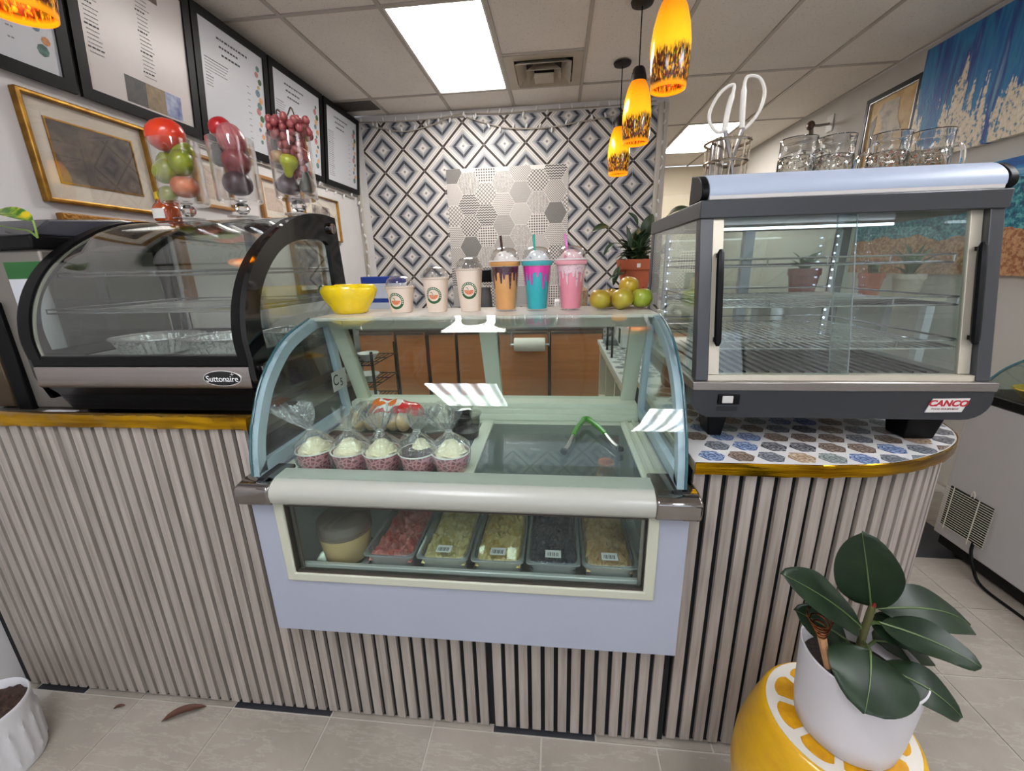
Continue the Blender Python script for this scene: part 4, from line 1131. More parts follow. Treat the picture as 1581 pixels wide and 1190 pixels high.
# side panes and back pane
for x in (HX0_+.006, HX1_-.010):
    MB().prism([(fy(1.15)+.036, 1.15), (fy(1.556)+.036, 1.556), (HB-.04, 1.556), (HB-.04, 1.15)], x, x+.004, 'yz').build('side_pane', m_hglass, hm, 0)
MB().box(HX0_+.036, HX1_-.036, HB-.02, HB-.016, 1.15, 1.556).build('rear_pane', m_hglass, hm, 0)
MB().box(.70, .735, HB-.035, HB-.005, 1.15, 1.556).build('rear_mullion', m_alu, hm)
# lit header
lbx = smoothline([(fy(1.6)+.006, 1.600), (fy(1.6)-.008, 1.612), (fy(1.6)-.002, 1.636), (fy(1.6)+.030, 1.660), (fy(1.6)+.070, 1.668)], 4)
m_head = emit('header_acrylic', (212, 226, 255), LIGHTBOX)
m_head.node_tree.nodes['Principled BSDF'].inputs['Base Color'].default_value = (*lin((118, 124, 136)), 1)
MB().prism(lbx+[(fy(1.6)+.085, 1.668), (fy(1.6)+.085, 1.600)], HX0_+.018, HX1_-.016, 'yz').build('header_box', M('header_grey', (150, 152, 158), .4), hm, 60)
MB().sheet([(y-.0006, z+.0003) for y, z in lbx[2:]], .002, HX0_+.020, HX1_-.018, 'yz').build('lit_header', m_head, hm, 60)
MB().box(HX0_+.020, HX1_-.018, fy(1.6)-.0095, fy(1.6)+.01, 1.600, 1.612).build('header_lip', M('lip_white', (206, 200, 196), .4), hm, bevel=.002)
for a, b in ((HX0_, HX0_+.018), (HX1_-.016, HX1_+.002)):
    MB().prism([(y-.006, z) for y, z in lbx]+[(fy(1.6)+.085, 1.672), (fy(1.6)+.092, 1.600)], a, b, 'yz').build('end_cap', m_black, hm, 50, bevel=.002)
# wire racks with small lights along the post
for z, dy in ((1.225, .03), (1.330, .05), (1.435, .07)):
    mbw = MB(); x0, x1, y0, y1 = HX0_+.05, HX1_-.05, fy(z)+dy, HB-.05
    wire_shelf(hm, x0, x1, y0, y1, z, 26, .002, rimz=.020)
sn = MB().box(HX0_+.02, HX1_-.02, fy(1.15)+.03, HB-.03, 1.150, 1.156).build('floor_plate', M('floor_stain', (120, 114, 108), .3, .7, vary=.15, vscale=8), hm, 0)
for i in range(20): MB().box(HX0_+.06+i*.030, HX0_+.066+i*.030, fy(1.16)+.06, HB-.08, 1.156, 1.160).build('floor_rib', m_iron, hm, 0)
m_led = emit('led_dot', (200, 214, 255), 14.0)
led_me = mesh_of(MB().sphere((0, 0, 0), .0028, 8, 5), 'led', m_led, 180)
MB().box(HX1_-.062, HX1_-.050, HB-.07, HB-.055, 1.16, 1.55).build('led_strip', m_alu, hm, 0)
for i in range(13): inst('led', led_me, hm, (HX1_-.0635, HB-.066, 1.18+i*.029))
MB().box(HX0_+.045, HX0_+.057, HB-.07, HB-.055, 1.16, 1.55).build('led_strip', m_alu, hm, 0)
for i in range(13): inst('led', led_me, hm, (HX0_+.0585, HB-.066, 1.18+i*.029))
MB().tube([(HX0_+.08, 1.42, 1.545), (HX1_-.08, 1.42, 1.545)], .004, 10).build('added_glow_tube', emit('case_fill_glow', (235, 240, 255), 2.5), hm)  # glowing tube added to brighten the case interior
# switch, vent holes, maker's plate
MB().box(.423, .478, 1.0885, 1.096, 1.088, 1.116).build('switch_bezel', m_black, hm, bevel=.002)
MB().box(.434, .461, 1.0865, 1.09, 1.092, 1.112).build('rocker_switch', M('rocker_clear', (196, 192, 186), .25), hm, bevel=.003)
vh = MB()
for i in range(13):
    for j in range(3): vh.box(.422+i*.0042, .4245+i*.0042, 1.0914, 1.0925, 1.070+j*.0045, 1.0725+j*.0045)
vh.build('speaker_holes', m_felt, hm, 0)['kind'] = 'stuff'
pl = [(.925, 1.072), (1.008, 1.074), (1.020, 1.110), (.937, 1.108)]
MB().prism(pl, 1.0895, 1.0915, 'xz').build('maker_plate', M('plate_white', (214, 210, 204), .45), hm, 0)
text('CANCO', .0215, M('letter_red', (178, 22, 40), .5), 'plate_lettering', hm, (.972, 1.0892, 1.096), shear=.25, bold=.0008, sx=1.12)
text('FOOD EQUIPMENT', .0058, M('letter_dark_red', (110, 30, 40), .5), 'plate_small_print', hm, (.968, 1.0892, 1.0815), shear=.2, sx=1.25)
MB().box(HX0_-.0075, HX0_-.0055, 1.16, 1.26, 1.062, 1.122).build('rating_label', M('label_silver', (150, 152, 152), .5), hm, 0)

# things standing on the heated case
TZ = 1.6004
m_mug = real_glass('pressed_glass', (244, 244, 240), .02, 75, .6)
m_mugc = real_glass('smooth_glass', (248, 248, 246), .0)
def mug(label, x, y, ang, s=1.0):
    t = thing('glass_mug', label, 'mug', (x, y, TZ), 'glass mugs on the heated case')
    r = .045*s
    MB().lathe([(0, 0), (r*.93, 0), (r*.96, .006), (r, .02), (r*1.0, .115), (r*.965, .119), (r*.93, .115), (r*.93, .014), (0, .012)], 28, (x, y, TZ)).build('pressed_body', m_mug, t)
    MB().lathe([(r*.965, .117), (r*.97, .156), (r*1.0, .161), (r*.99, .165), (r*.94, .163), (r*.93, .117)], 28, (x, y, TZ)).build('plain_rim', m_mugc, t)
    h = [(r*.95, .126), (r*1.35, .130), (r*1.62, .112), (r*1.64, .070), (r*1.38, .040), (r*.95, .036)]
    ca, sa = math.cos(R(ang)), math.sin(R(ang))
    MB().tube(smoothline([(x+d*ca, y+d*sa, TZ+z) for d, z in h], 4), .0055, 8).build('handle', m_mugc, t)
mug('pressed glass mug nearest the wire utensil basket', .655, 1.345, -20)
mug('pressed glass mug second from the utensil basket', .752, 1.345, 200)
mug('pressed glass mug in front of the framed jug picture', .885, 1.345, 120)
mug('pressed glass mug in front of the blue painting', .985, 1.345, -8, 1.06)
# wire utensil basket
bx, by = .470, 1.35
t = thing('utensil_basket', 'round silver wire utensil basket on the heated case', 'basket', (bx, by, TZ))
m_bw = M('warm_nickel_wire', (190, 176, 156), .25, 1.0)
for z, r_ in ((.004, .050), (.062, .052), (.115, .055), (.165, .058)):
    MB().tube([(bx+r_*math.cos(R(12*k)), by+r_*math.sin(R(12*k)), TZ+z) for k in range(30)], .0038, 6, True).build('hoop', m_bw, t)
for k in range(10):
    a = R(36*k+10); MB().tube([(bx+.050*math.cos(a), by+.050*math.sin(a), TZ+.004), (bx+.058*math.cos(a), by+.058*math.sin(a), TZ+.172)], .0018, 5).build('upright', m_bw, t)
MB().lathe([(0, .002), (.053, .002), (.053, .005), (0, .005)], 24, (bx, by, TZ)).build('basket_base', m_bw, t)
for k, (dx, dy) in enumerate(((-.030, -.018), (-.012, .02))):
    t = thing('metal_scoop', ['broad polished scoop upright in the wire basket', 'thin spoon standing behind the broad scoop'][k], 'utensil', (bx+dx, by+dy, TZ+.006))
    hh = (.178, .19)[k]; rw = (.020, .010)[k]
    MB().lathe([(0, .006), (rw*.7, .008), (rw, .04), (rw, hh-.02), (rw*.7, hh-.004), (0, hh)], 18, (bx+dx, by+dy, TZ), 1, .35).build('scoop_blade', M('polished_pewter', (176, 168, 160), .18, 1.0), t)
# white kitchen shears, open
t = thing('kitchen_shears', 'white handled kitchen shears standing open in the basket', 'scissors', (bx+.01, by, TZ+.006))
m_shw = M('white_handle', (222, 216, 206), .35)
for sg in (-1, 1):
    c0 = Vector((bx+.012, by-.01, TZ+.03))
    ox = bx+.010
    base = (ox+sg*.028, by-.01, TZ+.135)
    if sg < 0: loop = [(ox-.026, .193), (ox-.020, .248), (ox-.011, .293), (ox-.019, .302), (ox-.045, .286), (ox-.066, .248), (ox-.066, .218), (ox-.046, .193)]
    else: loop = [(ox+.020, .198), (ox+.016, .258), (ox+.015, .308), (ox+.026, .320), (ox+.052, .312), (ox+.068, .280), (ox+.060, .236), (ox+.030, .198)]
    L3 = smoothline([(a, by-.01, TZ+b) for a, b in loop+[loop[0]]], 4)
    rad = [.0075 if i < 7 else .0045 for i in range(len(L3))]
    MB().tube(L3, rad, 8).build('handle_loop', m_shw, t)
    MB().tube([(ox+sg*.024, by-.01, TZ+.198), (bx+.012-sg*.002, by-.01, TZ+.11), (bx+.012-sg*.020, by-.01, TZ+.012)], [.006, .005, .0025], 6).build('blade', m_steel, t)
# ------------------------------------------------------------------ drinks and fruit on the dessert case shelf
SZ = 1.3035
def bowl():
    t = thing('lemon_bowl', 'yellow ceramic bowl shaped like a half lemon on the shelf', 'bowl', (-.742, 1.455, SZ))
    ml = M('lemon_glaze', (232, 200, 10), .18, bmp=.5, bscale=55, bdist=.004, vary=.06, vscale=20, coat=.5)
    prof = [(0, 0), (.055, 0), (.06, .003), (.068, .018), (.088, .058), (.094, .082), (.088, .098), (.084, .100), (.082, .096), (.086, .080), (.062, .022), (0, .012)]
    mb = MB().lathe(prof, 40, (-.742, 1.455, SZ), 1.0, .85)
    # pointed tip and stalk end
    v2 = []
    for p in mb.v:
        dx = p[0]+.742; z = p[2]-SZ
        if dx > .07 and z > .03: p = (p[0]+(dx-.07)*.45, p[1], p[2])
        if dx < -.07 and z > .03: p = (p[0]+(dx+.07)*.35, p[1], p[2]-.004)
        v2.append(p)
    mb.v = v2
    mb.build('bowl_wall', ml, t, 60)
    mg_ = M('leaf_glaze', (46, 66, 28), .3)
    MB().sphere((-.838, 1.452, SZ+.082), .018, 12, 8, .7, 1.0, 1.1).build('green_stalk_end', mg_, t)
bowl()
m_paper = M('ivory_paper_cup', (226, 208, 190), .5)
m_dome = glass('dome_plastic', (249, 249, 249), refl=.03, gain=.7, power=2.8)
m_gring = M('logo_green', (44, 88, 46), .6); m_oring = M('logo_orange', (214, 104, 34), .6)
def on_cone(c, rb, rt, h, u, z, off):
    """point on the cup wall: u metres round from the front, z up"""
    r_ = rb+(rt-rb)*z/h+off; a = -math.pi/2+u/r_
    return (c[0]+r_*math.cos(a), c[1]+r_*math.sin(a), c[2]+z)
def decal(c, rb, rt, h, polys, name, mat, parent, off):
    vs = []; fs = []
    for poly in polys:
        o = len(vs); vs += [on_cone(c, rb, rt, h, u, z, off) for u, z in poly]
        fs.append(tuple(range(o, o+len(poly))))
    ob = MB().add(vs, fs).build(name, mat, parent, 0)
    sd = ob.modifiers.new('thickness', 'SOLIDIFY'); sd.thickness = .0003
    return ob
def ringpolys(u0, z0, ra, rb_, n=28):
    out = []
    for k in range(n):
        a, b = 2*math.pi*k/n, 2*math.pi*(k+1)/n
        out.append([(u0+ra*math.cos(a), z0+ra*math.sin(a)), (u0+rb_*math.cos(a), z0+rb_*math.sin(a)), (u0+rb_*math.cos(b), z0+rb_*math.sin(b)), (u0+ra*math.cos(b), z0+ra*math.sin(b))])
    return out
def paper_cup(label, x, y, h, rb, rt, zl, du=-.008):
    c = (x, y, SZ)
    t = thing('paper_cup', label, 'cup', c, 'paper cups with dome lids')
    MB().lathe([(0, .004), (rb-.001, .004), (rb-.001, 0), (rb, 0), (rt, h), (rt+.0025, h+.001), (rt+.003, h+.004), (rt-.001, h+.005), (rt-.003, h), (rb-.003, .006), (0, .006)], 36, c).build('cup_wall', m_paper, t)
    MB().lathe([(rt+.0045, h-.001), (rt+.0045, h+.006), (rt, h+.009), (rt*.98, h+.018), (rt*.86, h+.031), (rt*.62, h+.039), (rt*.3, h+.042), (rt*.3, h+.0405), (rt*.6, h+.0375), (rt*.84, h+.030), (rt*.96, h+.018), (rt-.002, h+.008), (rt+.003, h+.004)], 36, c).build('dome_lid', m_dome, t)
    lr = .0285
    decal(c, rb, rt, h, ringpolys(du, zl, lr*.70, lr), 'logo_ring', m_gring, t, .0004)
    # pale lettering ticks round the ring
    tk = []
    for k in range(16):
        a = R(200-k*14.5); ca, sa = math.cos(a), math.sin(a); w_ = .0014
        tk.append([(du+lr*.78*ca-w_*sa, zl+lr*.78*sa+w_*ca), (du+lr*.78*ca+w_*sa, zl+lr*.78*sa-w_*ca), (du+lr*.92*ca+w_*sa, zl+lr*.92*sa-w_*ca), (du+lr*.92*ca-w_*sa, zl+lr*.92*sa+w_*ca)])
    decal(c, rb, rt, h, tk, 'logo_lettering', M('logo_cream', (226, 222, 206), .6), t, .0008)
    # half orange with a straw
    n_ = 7
    wed = []
    for k in range(n_):
        a, b = R(180+180*k/n_+3), R(180+180*(k+1)/n_-3)
        wed.append([(du+.001*math.cos((a+b)/2), zl+.002+.001*math.sin((a+b)/2)), (du+.0165*math.cos(a), zl+.002+.015*math.sin(a)), (du+.0165*math.cos(b), zl+.002+.015*math.sin(b))])
    decal(c, rb, rt, h, wed, 'logo_orange', m_oring, t, .0008)
    decal(c, rb, rt, h, [[(du-.002, zl+.002), (du-.005, zl+.009), (du-.0105, zl+.0105), (du-.0105, zl+.012), (du-.004, zl+.0108), (du-.0005, zl+.002)]], 'logo_straw', m_gring, t, .0008)
paper_cup('smallest paper cup with dome lid and round juice logo', -.556, 1.47, .084, .037, .0485, .041, -.004)
paper_cup('medium paper cup with dome lid between two other paper cups', -.424, 1.47, .112, .034, .045, .058, 0.0)
paper_cup('tallest paper cup with dome lid beside the caramel shake', -.303, 1.47, .139, .0345, .046, .072, .005)

def shake(label, x, y, liquid, drip, cream, straw, lid_rim, top, seed, swirl=None, sprinkles=None, thick=.35, stx=-.012):
    c = (x, y, SZ); h = .160; rb, rt = .037, .049
    t = thing('milkshake_cup', label, 'drink cup', c, 'clear milkshake tumblers')
    MB().lathe([(0, .006), (rb-.004, .006), (rt-.0045, h-.012), (0, h-.012)], 32, c).build('shake', liquid, t)
    # quilted clear outer wall
    vs = []; fs = []; nr, na = 16, 48
    for j in range(nr+1):
        z = h*j/nr
        for i in range(na):
            a = 2*math.pi*i/na; q = .0007*(math.cos(a*12+j*math.pi)+0)
            r_ = rb+(rt-rb)*j/nr+(q if 0 < j < nr-3 else 0); vs.append((x+r_*math.cos(a), y+r_*math.sin(a), SZ+z))
    for j in range(nr):
        for i in range(na): i2 = (i+1) % na; fs.append((j*na+i, j*na+i2, (j+1)*na+i2, (j+1)*na+i))
    fs.append(tuple(reversed(range(na))))
    MB().add(vs, fs).build('tumbler_wall', m_dome, t, 40)
    # drips: band with tongues of uneven length
    rs = random.Random(seed); vs = []; fs = []; n_ = 160
    bottoms = []
    tongues = [(q+.5+rs.uniform(-.25, .25))/15 for q in range(15)]
    for i in range(n_):
        u_ = i/n_; b_ = h-.012-.022+.004*math.sin(u_*6.28*5+seed)
        for q, tg in enumerate(tongues):
            d = min(abs(u_-tg), 1-abs(u_-tg))
            L = (.012, .034, .022, .052, .016, .040, .026, .014, .046, .022, .036, .018, .050, .028, .040)[q]
            if d < .016: b_ -= L*max(0, 1-(d/.016)**4)
        bottoms.append(max(.03, b_))
    for i in range(n_):
        a = 2*math.pi*i/n_
        for z in (h-.012, (h-.012)*.5+bottoms[i]*.5, bottoms[i]):
            r_ = rb-.004+(rt-rb)*z/h+.0022; vs.append((x+r_*math.cos(a), y+r_*math.sin(a), SZ+z))
        z = bottoms[i]; r_ = rb-.004+(rt-rb)*z/h-.001; vs.append((x+r_*math.cos(a), y+r_*math.sin(a), SZ+z-.001))
    for i in range(n_):
        j = (i+1) % n_
        for k in range(3): fs.append((i*4+k, j*4+k, j*4+k+1, i*4+k+1))
    MB().add(vs, fs).build('syrup_drips', drip, t, 60)
    MB().lathe([(rt-.003, h-.010), (rt+.002, h-.010), (rt+.004, h-.004), (rt+.004, h+.003), (rt+.002, h+.006), (rt-.003, h+.006)], 36, c, closed=True).build('lid_collar', lid_rim, t)
    MB().lathe([(rt+.002, h+.0045), (rt+.0065, h+.0045), (rt+.0068, h+.0075), (rt+.002, h+.0085)], 36, c, closed=True).build('lid_flange', M('flange_white', (226, 222, 220), .3), t)
    MB().lathe([(rt+.001, h+.006), (rt*.99, h+.020), (rt*.86, h+.037), (rt*.62, h+.047), (.010, h+.051), (.010, h+.0495), (rt*.6, h+.0455), (rt*.84, h+.0355), (rt*.965, h+.019), (rt-.001, h+.006)], 36, c).build('dome_lid', m_dome, t)
    # whipped cream under the dome
    vs = []; fs = []; nr, na = 9, 40
    for j in range(nr+1):
        f_ = j/nr
        for i in range(na):
            a = 2*math.pi*i/na; r_ = (rt-.006)*math.cos(f_*math.pi/2*.98)*(1+.07*math.sin(4*a+f_*9)); vs.append((x+r_*math.cos(a), y+r_*math.sin(a), SZ+h-.011+.050*math.sin(f_*math.pi/2)))
    for j in range(nr):
        for i in range(na): i2 = (i+1) % na; fs.append((j*na+i, j*na+i2, (j+1)*na+i2, (j+1)*na+i))
    fs.append(tuple(range(nr*na, (nr+1)*na))); fs.append(tuple(reversed(range(na))))
    MB().add(vs, fs).build('whipped_cream', cream, t, 60)
    if swirl:
        pts = []
        for i in range(40):
            a = R(i*22); rr_ = .034-.0006*i+.002*math.sin(i*1.9); pts.append((x+rr_*math.cos(a), y+rr_*math.sin(a), SZ+h+.018+.0005*i+.0015*math.sin(i*1.3)))
        MB().tube(pts, .0026, 6).build('syrup_swirl', swirl, t)
    MB().tube([(x+stx*.3, y, SZ+h-.02), (x+stx, y-.002, SZ+h+.088)], .0042, 10).build('straw', straw, t)
    return t
def speckle(name, base, spot, sc=140, amt=.5):
    m, nt, ns, ln, b = nodes(name)
    f = noise(nt, coords(nt, 'Object'), sc, 2); k = ramp(nt, f, [(amt, (0, 0, 0)), (amt+.04, (1, 1, 1))])
    ln.new(mixc(nt, k, lin(base), lin(spot)), b.inputs['Base Color']); b.inputs['Roughness'].default_value = .3
    return m
m_choc = M('chocolate', (58, 26, 22), .25)
shake('clear tumbler of caramel shake with dark chocolate drips', -.176, 1.465, M('caramel_shake', (224, 164, 98), .4, vary=.08, vscale=20), speckle('berry_choc', (64, 26, 30), (112, 60, 110), 160, .56), M('cream_white', (236, 228, 220), .4), m_choc, M('collar_caramel', (206, 148, 84), .35), None, 5, swirl=m_choc)
shake('clear tumbler of turquoise shake with bright pink drips', -.067, 1.465, M('turquoise_shake', (32, 178, 186), .35, vary=.06, vscale=20), M('pink_syrup', (230, 60, 168), .3), speckle('cream_cool', (230, 232, 232), (158, 176, 200), 60, .62), M('straw_teal', (56, 176, 160), .4), M('collar_teal', (66, 168, 172), .35), None, 9, stx=-.010)
shake('clear tumbler of pink shake with pale pink drips', .048, 1.465, M('pink_shake', (236, 146, 162), .35, vary=.05, vscale=20), speckle('pale_syrup', (240, 208, 210), (196, 150, 190), 150, .6), speckle('cream_pink', (240, 206, 206), (226, 150, 166), 60, .58), M('straw_pink', (230, 130, 200), .4), M('collar_pink', (232, 160, 168), .35), None, 14, stx=-.022)
# green apples
ag = fruit_mat('green_apple_skin', (176, 168, 44), (168, 110, 52), 7, .3)
ag2 = fruit_mat('green_apple_bright', (150, 176, 44), (166, 150, 60), 6, .3)
ar = .0355
def apple(label, x, y, z, r=ar, m=ag, rot=(0, 0, 0), stem=True):
    fruit('apple', label, (x, y, z), r, m, APPLE, stem, rot, 1.12, 'apples on the shelf')
apple('blushed green apple nearest the pink shake', .146, 1.455, SZ+.0305, .036, ag, (0, R(6), 0), False)
apple('green apple half hidden between the front apples', .186, 1.505, SZ+.030, .034, ag, (R(10), R(-8), 0))
apple('yellow green apple in the middle of the front row', .221, 1.452, SZ+.0305, .037, ag, (R(-18), R(-20), 0))
apple('bright green apple at the shelf end', .287, 1.470, SZ+.0305, .0355, ag2, (R(-8), 0, 0))
apple('yellow apple perched on top of the other apples', .248, 1.513, SZ+.069, .034, fruit_mat('yellow_apple', (196, 170, 40), (186, 140, 50), 7), (R(12), R(10), 0), False)
apple('green apple at the back under the perched apple', .252, 1.535, SZ+.030, .034, ag2)

# ------------------------------------------------------------------ wrapped cupcakes and baked goods on the lid
DZ = .9015
def giraffe():
    m, nt, ns, ln, b = nodes('red_pebble_paper')
    t = ns.new('ShaderNodeTexVoronoi'); t.feature = 'DISTANCE_TO_EDGE'; t.inputs['Scale'].default_value = 78; t.inputs['Randomness'].default_value = .85
    ln.new(coords(nt, 'Object'), t.inputs['Vector'])
    f = val(nt, 'GREATER_THAN', t.outputs['Distance'], .14)
    nn = noise(nt, coords(nt, 'Object'), 60, 2)
    red = ramp(nt, nn, [(.4, lin((112, 14, 30))), (.6, lin((150, 28, 46)))])
    ln.new(mixc(nt, f, lin((206, 122, 130)), red), b.inputs['Base Color']); b.inputs['Roughness'].default_value = .5
    return m
m_gir = giraffe()
m_frost = M('cream_frosting', (238, 224, 184), .45, vary=.05, vscale=30, sss=.0)
m_cello = glass('cellophane', (250, 250, 250), refl=.08, gain=.7, wrinkle=1.0, wscale=50, haze=.03, power=1.6)
m_rimp = M('paper_rim', (232, 224, 214), .5)
def cupcake(label, x, y, seed, dark=False, lean_=0.0):
    c = (x, y, DZ); rs = random.Random(seed)
    t = thing('wrapped_cupcake', label, 'cupcake', c, 'cupcakes wrapped in clear bags')
    MB().lathe([(0, .003), (.038, .003), (.038, 0), (.0395, 0), (.0525, .060), (.050, .060), (.037, .005), (0, .005)], 36, c).build('paper_cup', m_gir, t)
    MB().tube([(x+.0525*math.cos(R(10*k)), y+.0525*math.sin(R(10*k)), DZ+.061) for k in range(36)], .0022, 6, True).build('cup_rim', m_rimp, t)
    if dark: MB().lathe([(0, .05), (.048, .054), (.046, .064), (.03, .070), (0, .07)], 28, c).build('chocolate_cake', m_choc, t)
    vs = []; fs = []; nr, na = 14, 36
    for j in range(nr+1):
        f_ = j/nr; R0 = (.044 if not dark else .032)*(1-f_)**.62
        for i in range(na):
            a = 2*math.pi*i/na; tw = a+f_*5; w_ = 1+.10*math.sin(5*tw)*(1-f_)
            vs.append((x+(.008 if dark else 0)+R0*w_*math.cos(a), y+(.010 if dark else 0)+R0*w_*math.sin(a), DZ+.056+.040*f_+.003*math.sin(f_*18)))
    for j in range(nr):
        for i in range(na): i2 = (i+1) % na; fs.append((j*na+i, j*na+i2, (j+1)*na+i2, (j+1)*na+i))
    fs.append(tuple(reversed(range(na))))
    MB().add(vs, fs).build('frosting_swirl', m_frost, t, 60)
    # crumpled bag gathered at a neck and flaring above it
    vs = []; fs = []; na = 44
    rows = [(.0455, .001, .0), (.0545, .03, .04), (.0570, .060, .05), (.052, .078, .10), (.034, .096, .16), (.014, .112, .22), (.0075, .120, .25), (.012, .128, .4), (.027, .146, .42), (.040, .168, .42), (.046, .186, .45)]
    ph = rs.uniform(0, 6)
    for q, (r_, z, am) in enumerate(rows):
        sh = lean_*max(0, z-.11)*1.6
        for i in range(na):
            a = 2*math.pi*i/na
            w_ = 1+am*(.55*math.sin(7*a+ph+q*.25)+.45*math.sin(12*a+ph*2-q*.3))
            dz = rs.uniform(-.010, .012) if q == len(rows)-1 else rs.uniform(-.0015, .0015)*(q > 2)
            fx = (.35+.65*abs(math.cos(a-ph*.3))) if q > 7 else 1
            vs.append((x+sh+r_*w_*math.cos(a), y+r_*w_*math.sin(a)*fx, DZ+z+dz))
    for q in range(len(rows)-1):
        for i in range(na): i2 = (i+1) % na; fs.append((q*na+i, q*na+i2, (q+1)*na+i2, (q+1)*na+i))
    MB().add(vs, fs).build('clear_bag', m_cello, t, 35)
    MB().tube([(x+lean_*.01+.0085*math.cos(R(30*k)), y+.0085*math.sin(R(30*k)), DZ+.121) for k in range(12)], .0015, 5, True).build('twist_tie', M('tie_silver', (200, 200, 200), .3, .8), t)
cupcake('bagged cream cupcake nearest the black pastry case', -.690, 1.035, 1, lean_=-.5)
cupcake('bagged cream cupcake second from the pastry case', -.583, 1.033, 2, lean_=.25)
cupcake('bagged cream cupcake in the middle of the row', -.487, 1.030, 3)
cupcake('bagged cupcake with chocolate cake showing under the cream', -.385, 1.033, 4, True, .2)
cupcake('bagged cream cupcake nearest the case centre bar', -.2905, 1.035, 5, lean_=-.2)
# chocolate loaf slices in bags
m_brn = M('brownie', (70, 40, 30), .45, vary=.25, vscale=60, bmp=.5, bscale=80)
for k, (x, y, a, lb) in enumerate(((-.600, 1.165, 8, 'dark bagged brownie slab behind the second cupcake'), (-.500, 1.150, -6, 'dark bagged brownie slab behind the middle cupcake'), (-.372, 1.170, 24, 'dark bagged brownie slab tilted behind the chocolate cupcake'), (-.690, 1.175, -12, 'dark bagged brownie slab behind the cupcake nearest the pastry case'))):
    t = thing('bagged_brownie', lb, 'brownie', (x, y, DZ), 'brownies in clear bags')
    t.rotation_euler = (R(18) if k == 2 else R(8), 0, R(a))
    t.location.z = DZ+.012
    mb = MB(); loft(mb, [[(x+p, y+q, DZ+.012+z) for p, q in rr(-.048+i_, .048-i_, -.033+i_, .033-i_, .012)] for z, i_ in ((0, .004), (.004, 0), (.026, 0), (.031, .005))])
    mb.f += [tuple(reversed(range(20))), tuple(range(60, 80))]; mb.m += [0, 0]
    mb.build('brownie_slab', m_brn, t, 40)
    mb = MB(); rs = random.Random(k+20)
    loops = []
    for z, s_ in ((-.001, 1.02), (.012, 1.1), (.028, 1.09), (.038, .95), (.044, .55)):
        loops.append([(x+p*s_+rs.uniform(-.002, .002), y+q*s_+rs.uniform(-.002, .002), DZ+.012+z+rs.uniform(-.002, .002)) for p, q in rr(-.05, .05, -.035, .035, .012)])
    loft(mb, loops); mb.build('clear_bag', m_cello, t, 35)
# bag of bread rolls
t = thing('bread_roll_bag', 'clear bag of round bread rolls with orange printed top', 'bread bag', (-.60, 1.33, DZ))
m_roll = M('roll_crust', (206, 164, 104), .5, col2=(228, 200, 150), vscale=20)
for i in range(5):
    MB().sphere((-.690+i*.040, 1.315+.006*(i % 2), DZ+.040), .040, 16, 10, .62, .9, .95).build('bread_roll', m_roll, t, 80)
for i in range(5):
    MB().sphere((-.685+i*.040, 1.375, DZ+.042), .038, 16, 10, .62, .9, .95).build('bread_roll', m_roll, t, 80)
def bagmat():
    m, nt, ns, ln, b = nodes('printed_film')
    f = noise(nt, coords(nt, 'Object', (1, .6, 1)), 19, 1)
    ln.new(ramp(nt, f, [(.38, lin((206, 40, 40))), (.46, lin((232, 226, 218))), (.53, lin((226, 110, 34))), (.64, lin((236, 128, 30)))], True), b.inputs['Base Color']); b.inputs['Roughness'].default_value = .22
    return m
vs = []; fs = []; nu, nv = 22, 12; rs = random.Random(2)
def bagp(u_, v_, o=0):
    a = R(20+140*v_); x = -.735+.275*u_; k = math.sin(math.pi*min(1, max(0, u_)))**.3
    return (x, 1.345-(.078+o)*math.cos(a)*k, DZ+.012+(.098+o)*math.sin(a)*(.35+.65*k)+.003*math.sin(u_*25+v_*7))
for part, v0, v1, u0, mat_, nm in (('a', .17, .98, .34, bagmat(), 'printed_wrapper'), ('b', -.1, .17, 0, m_cello, 'clear_wrapper'), ('c', .17, .98, 0, m_cello, 'clear_wrapper')):
    vs = []; fs = []; uu1 = .34 if part == 'c' else 1.0
    for j in range(nv+1):
        for i in range(nu+1): vs.append(bagp(u0+(uu1-u0)*i/nu, v0+(v1-v0)*j/nv))
    for j in range(nv):
        for i in range(nu): a = j*(nu+1)+i; fs.append((a, a+1, a+nu+2, a+nu+1))
    ob = MB().add(vs, fs).build(nm, mat_, t, 60)
    if part == 'a': sd = ob.modifiers.new('thickness', 'SOLIDIFY'); sd.thickness = .0008
# clear deli tubs
for k, (x, y, lb) in enumerate(((-.335, 1.345, 'clear empty deli tub beside the bread bag'), (-.295, 1.275, 'clear crumpled deli tub behind the last cupcake'))):
    t = thing('deli_tub', lb, 'tub', (x, y, DZ))
    MB().lathe([(0, .001), (.038, .001), (.046, .082), (.050, .083), (.050, .086), (.044, .085), (.036, .003), (0, .003)], 30, (x, y, DZ)).build('tub_wall', m_dome, t)
    MB().lathe([(0, .004), (.036, .005), (.040, .04 if k == 0 else .028), (.02, .046 if k == 0 else .034), (0, .044 if k == 0 else .034)], 24, (x, y, DZ)).build('dark_contents', M('dark_berries', (52, 44, 50), .4, vary=.4, vscale=60), t)
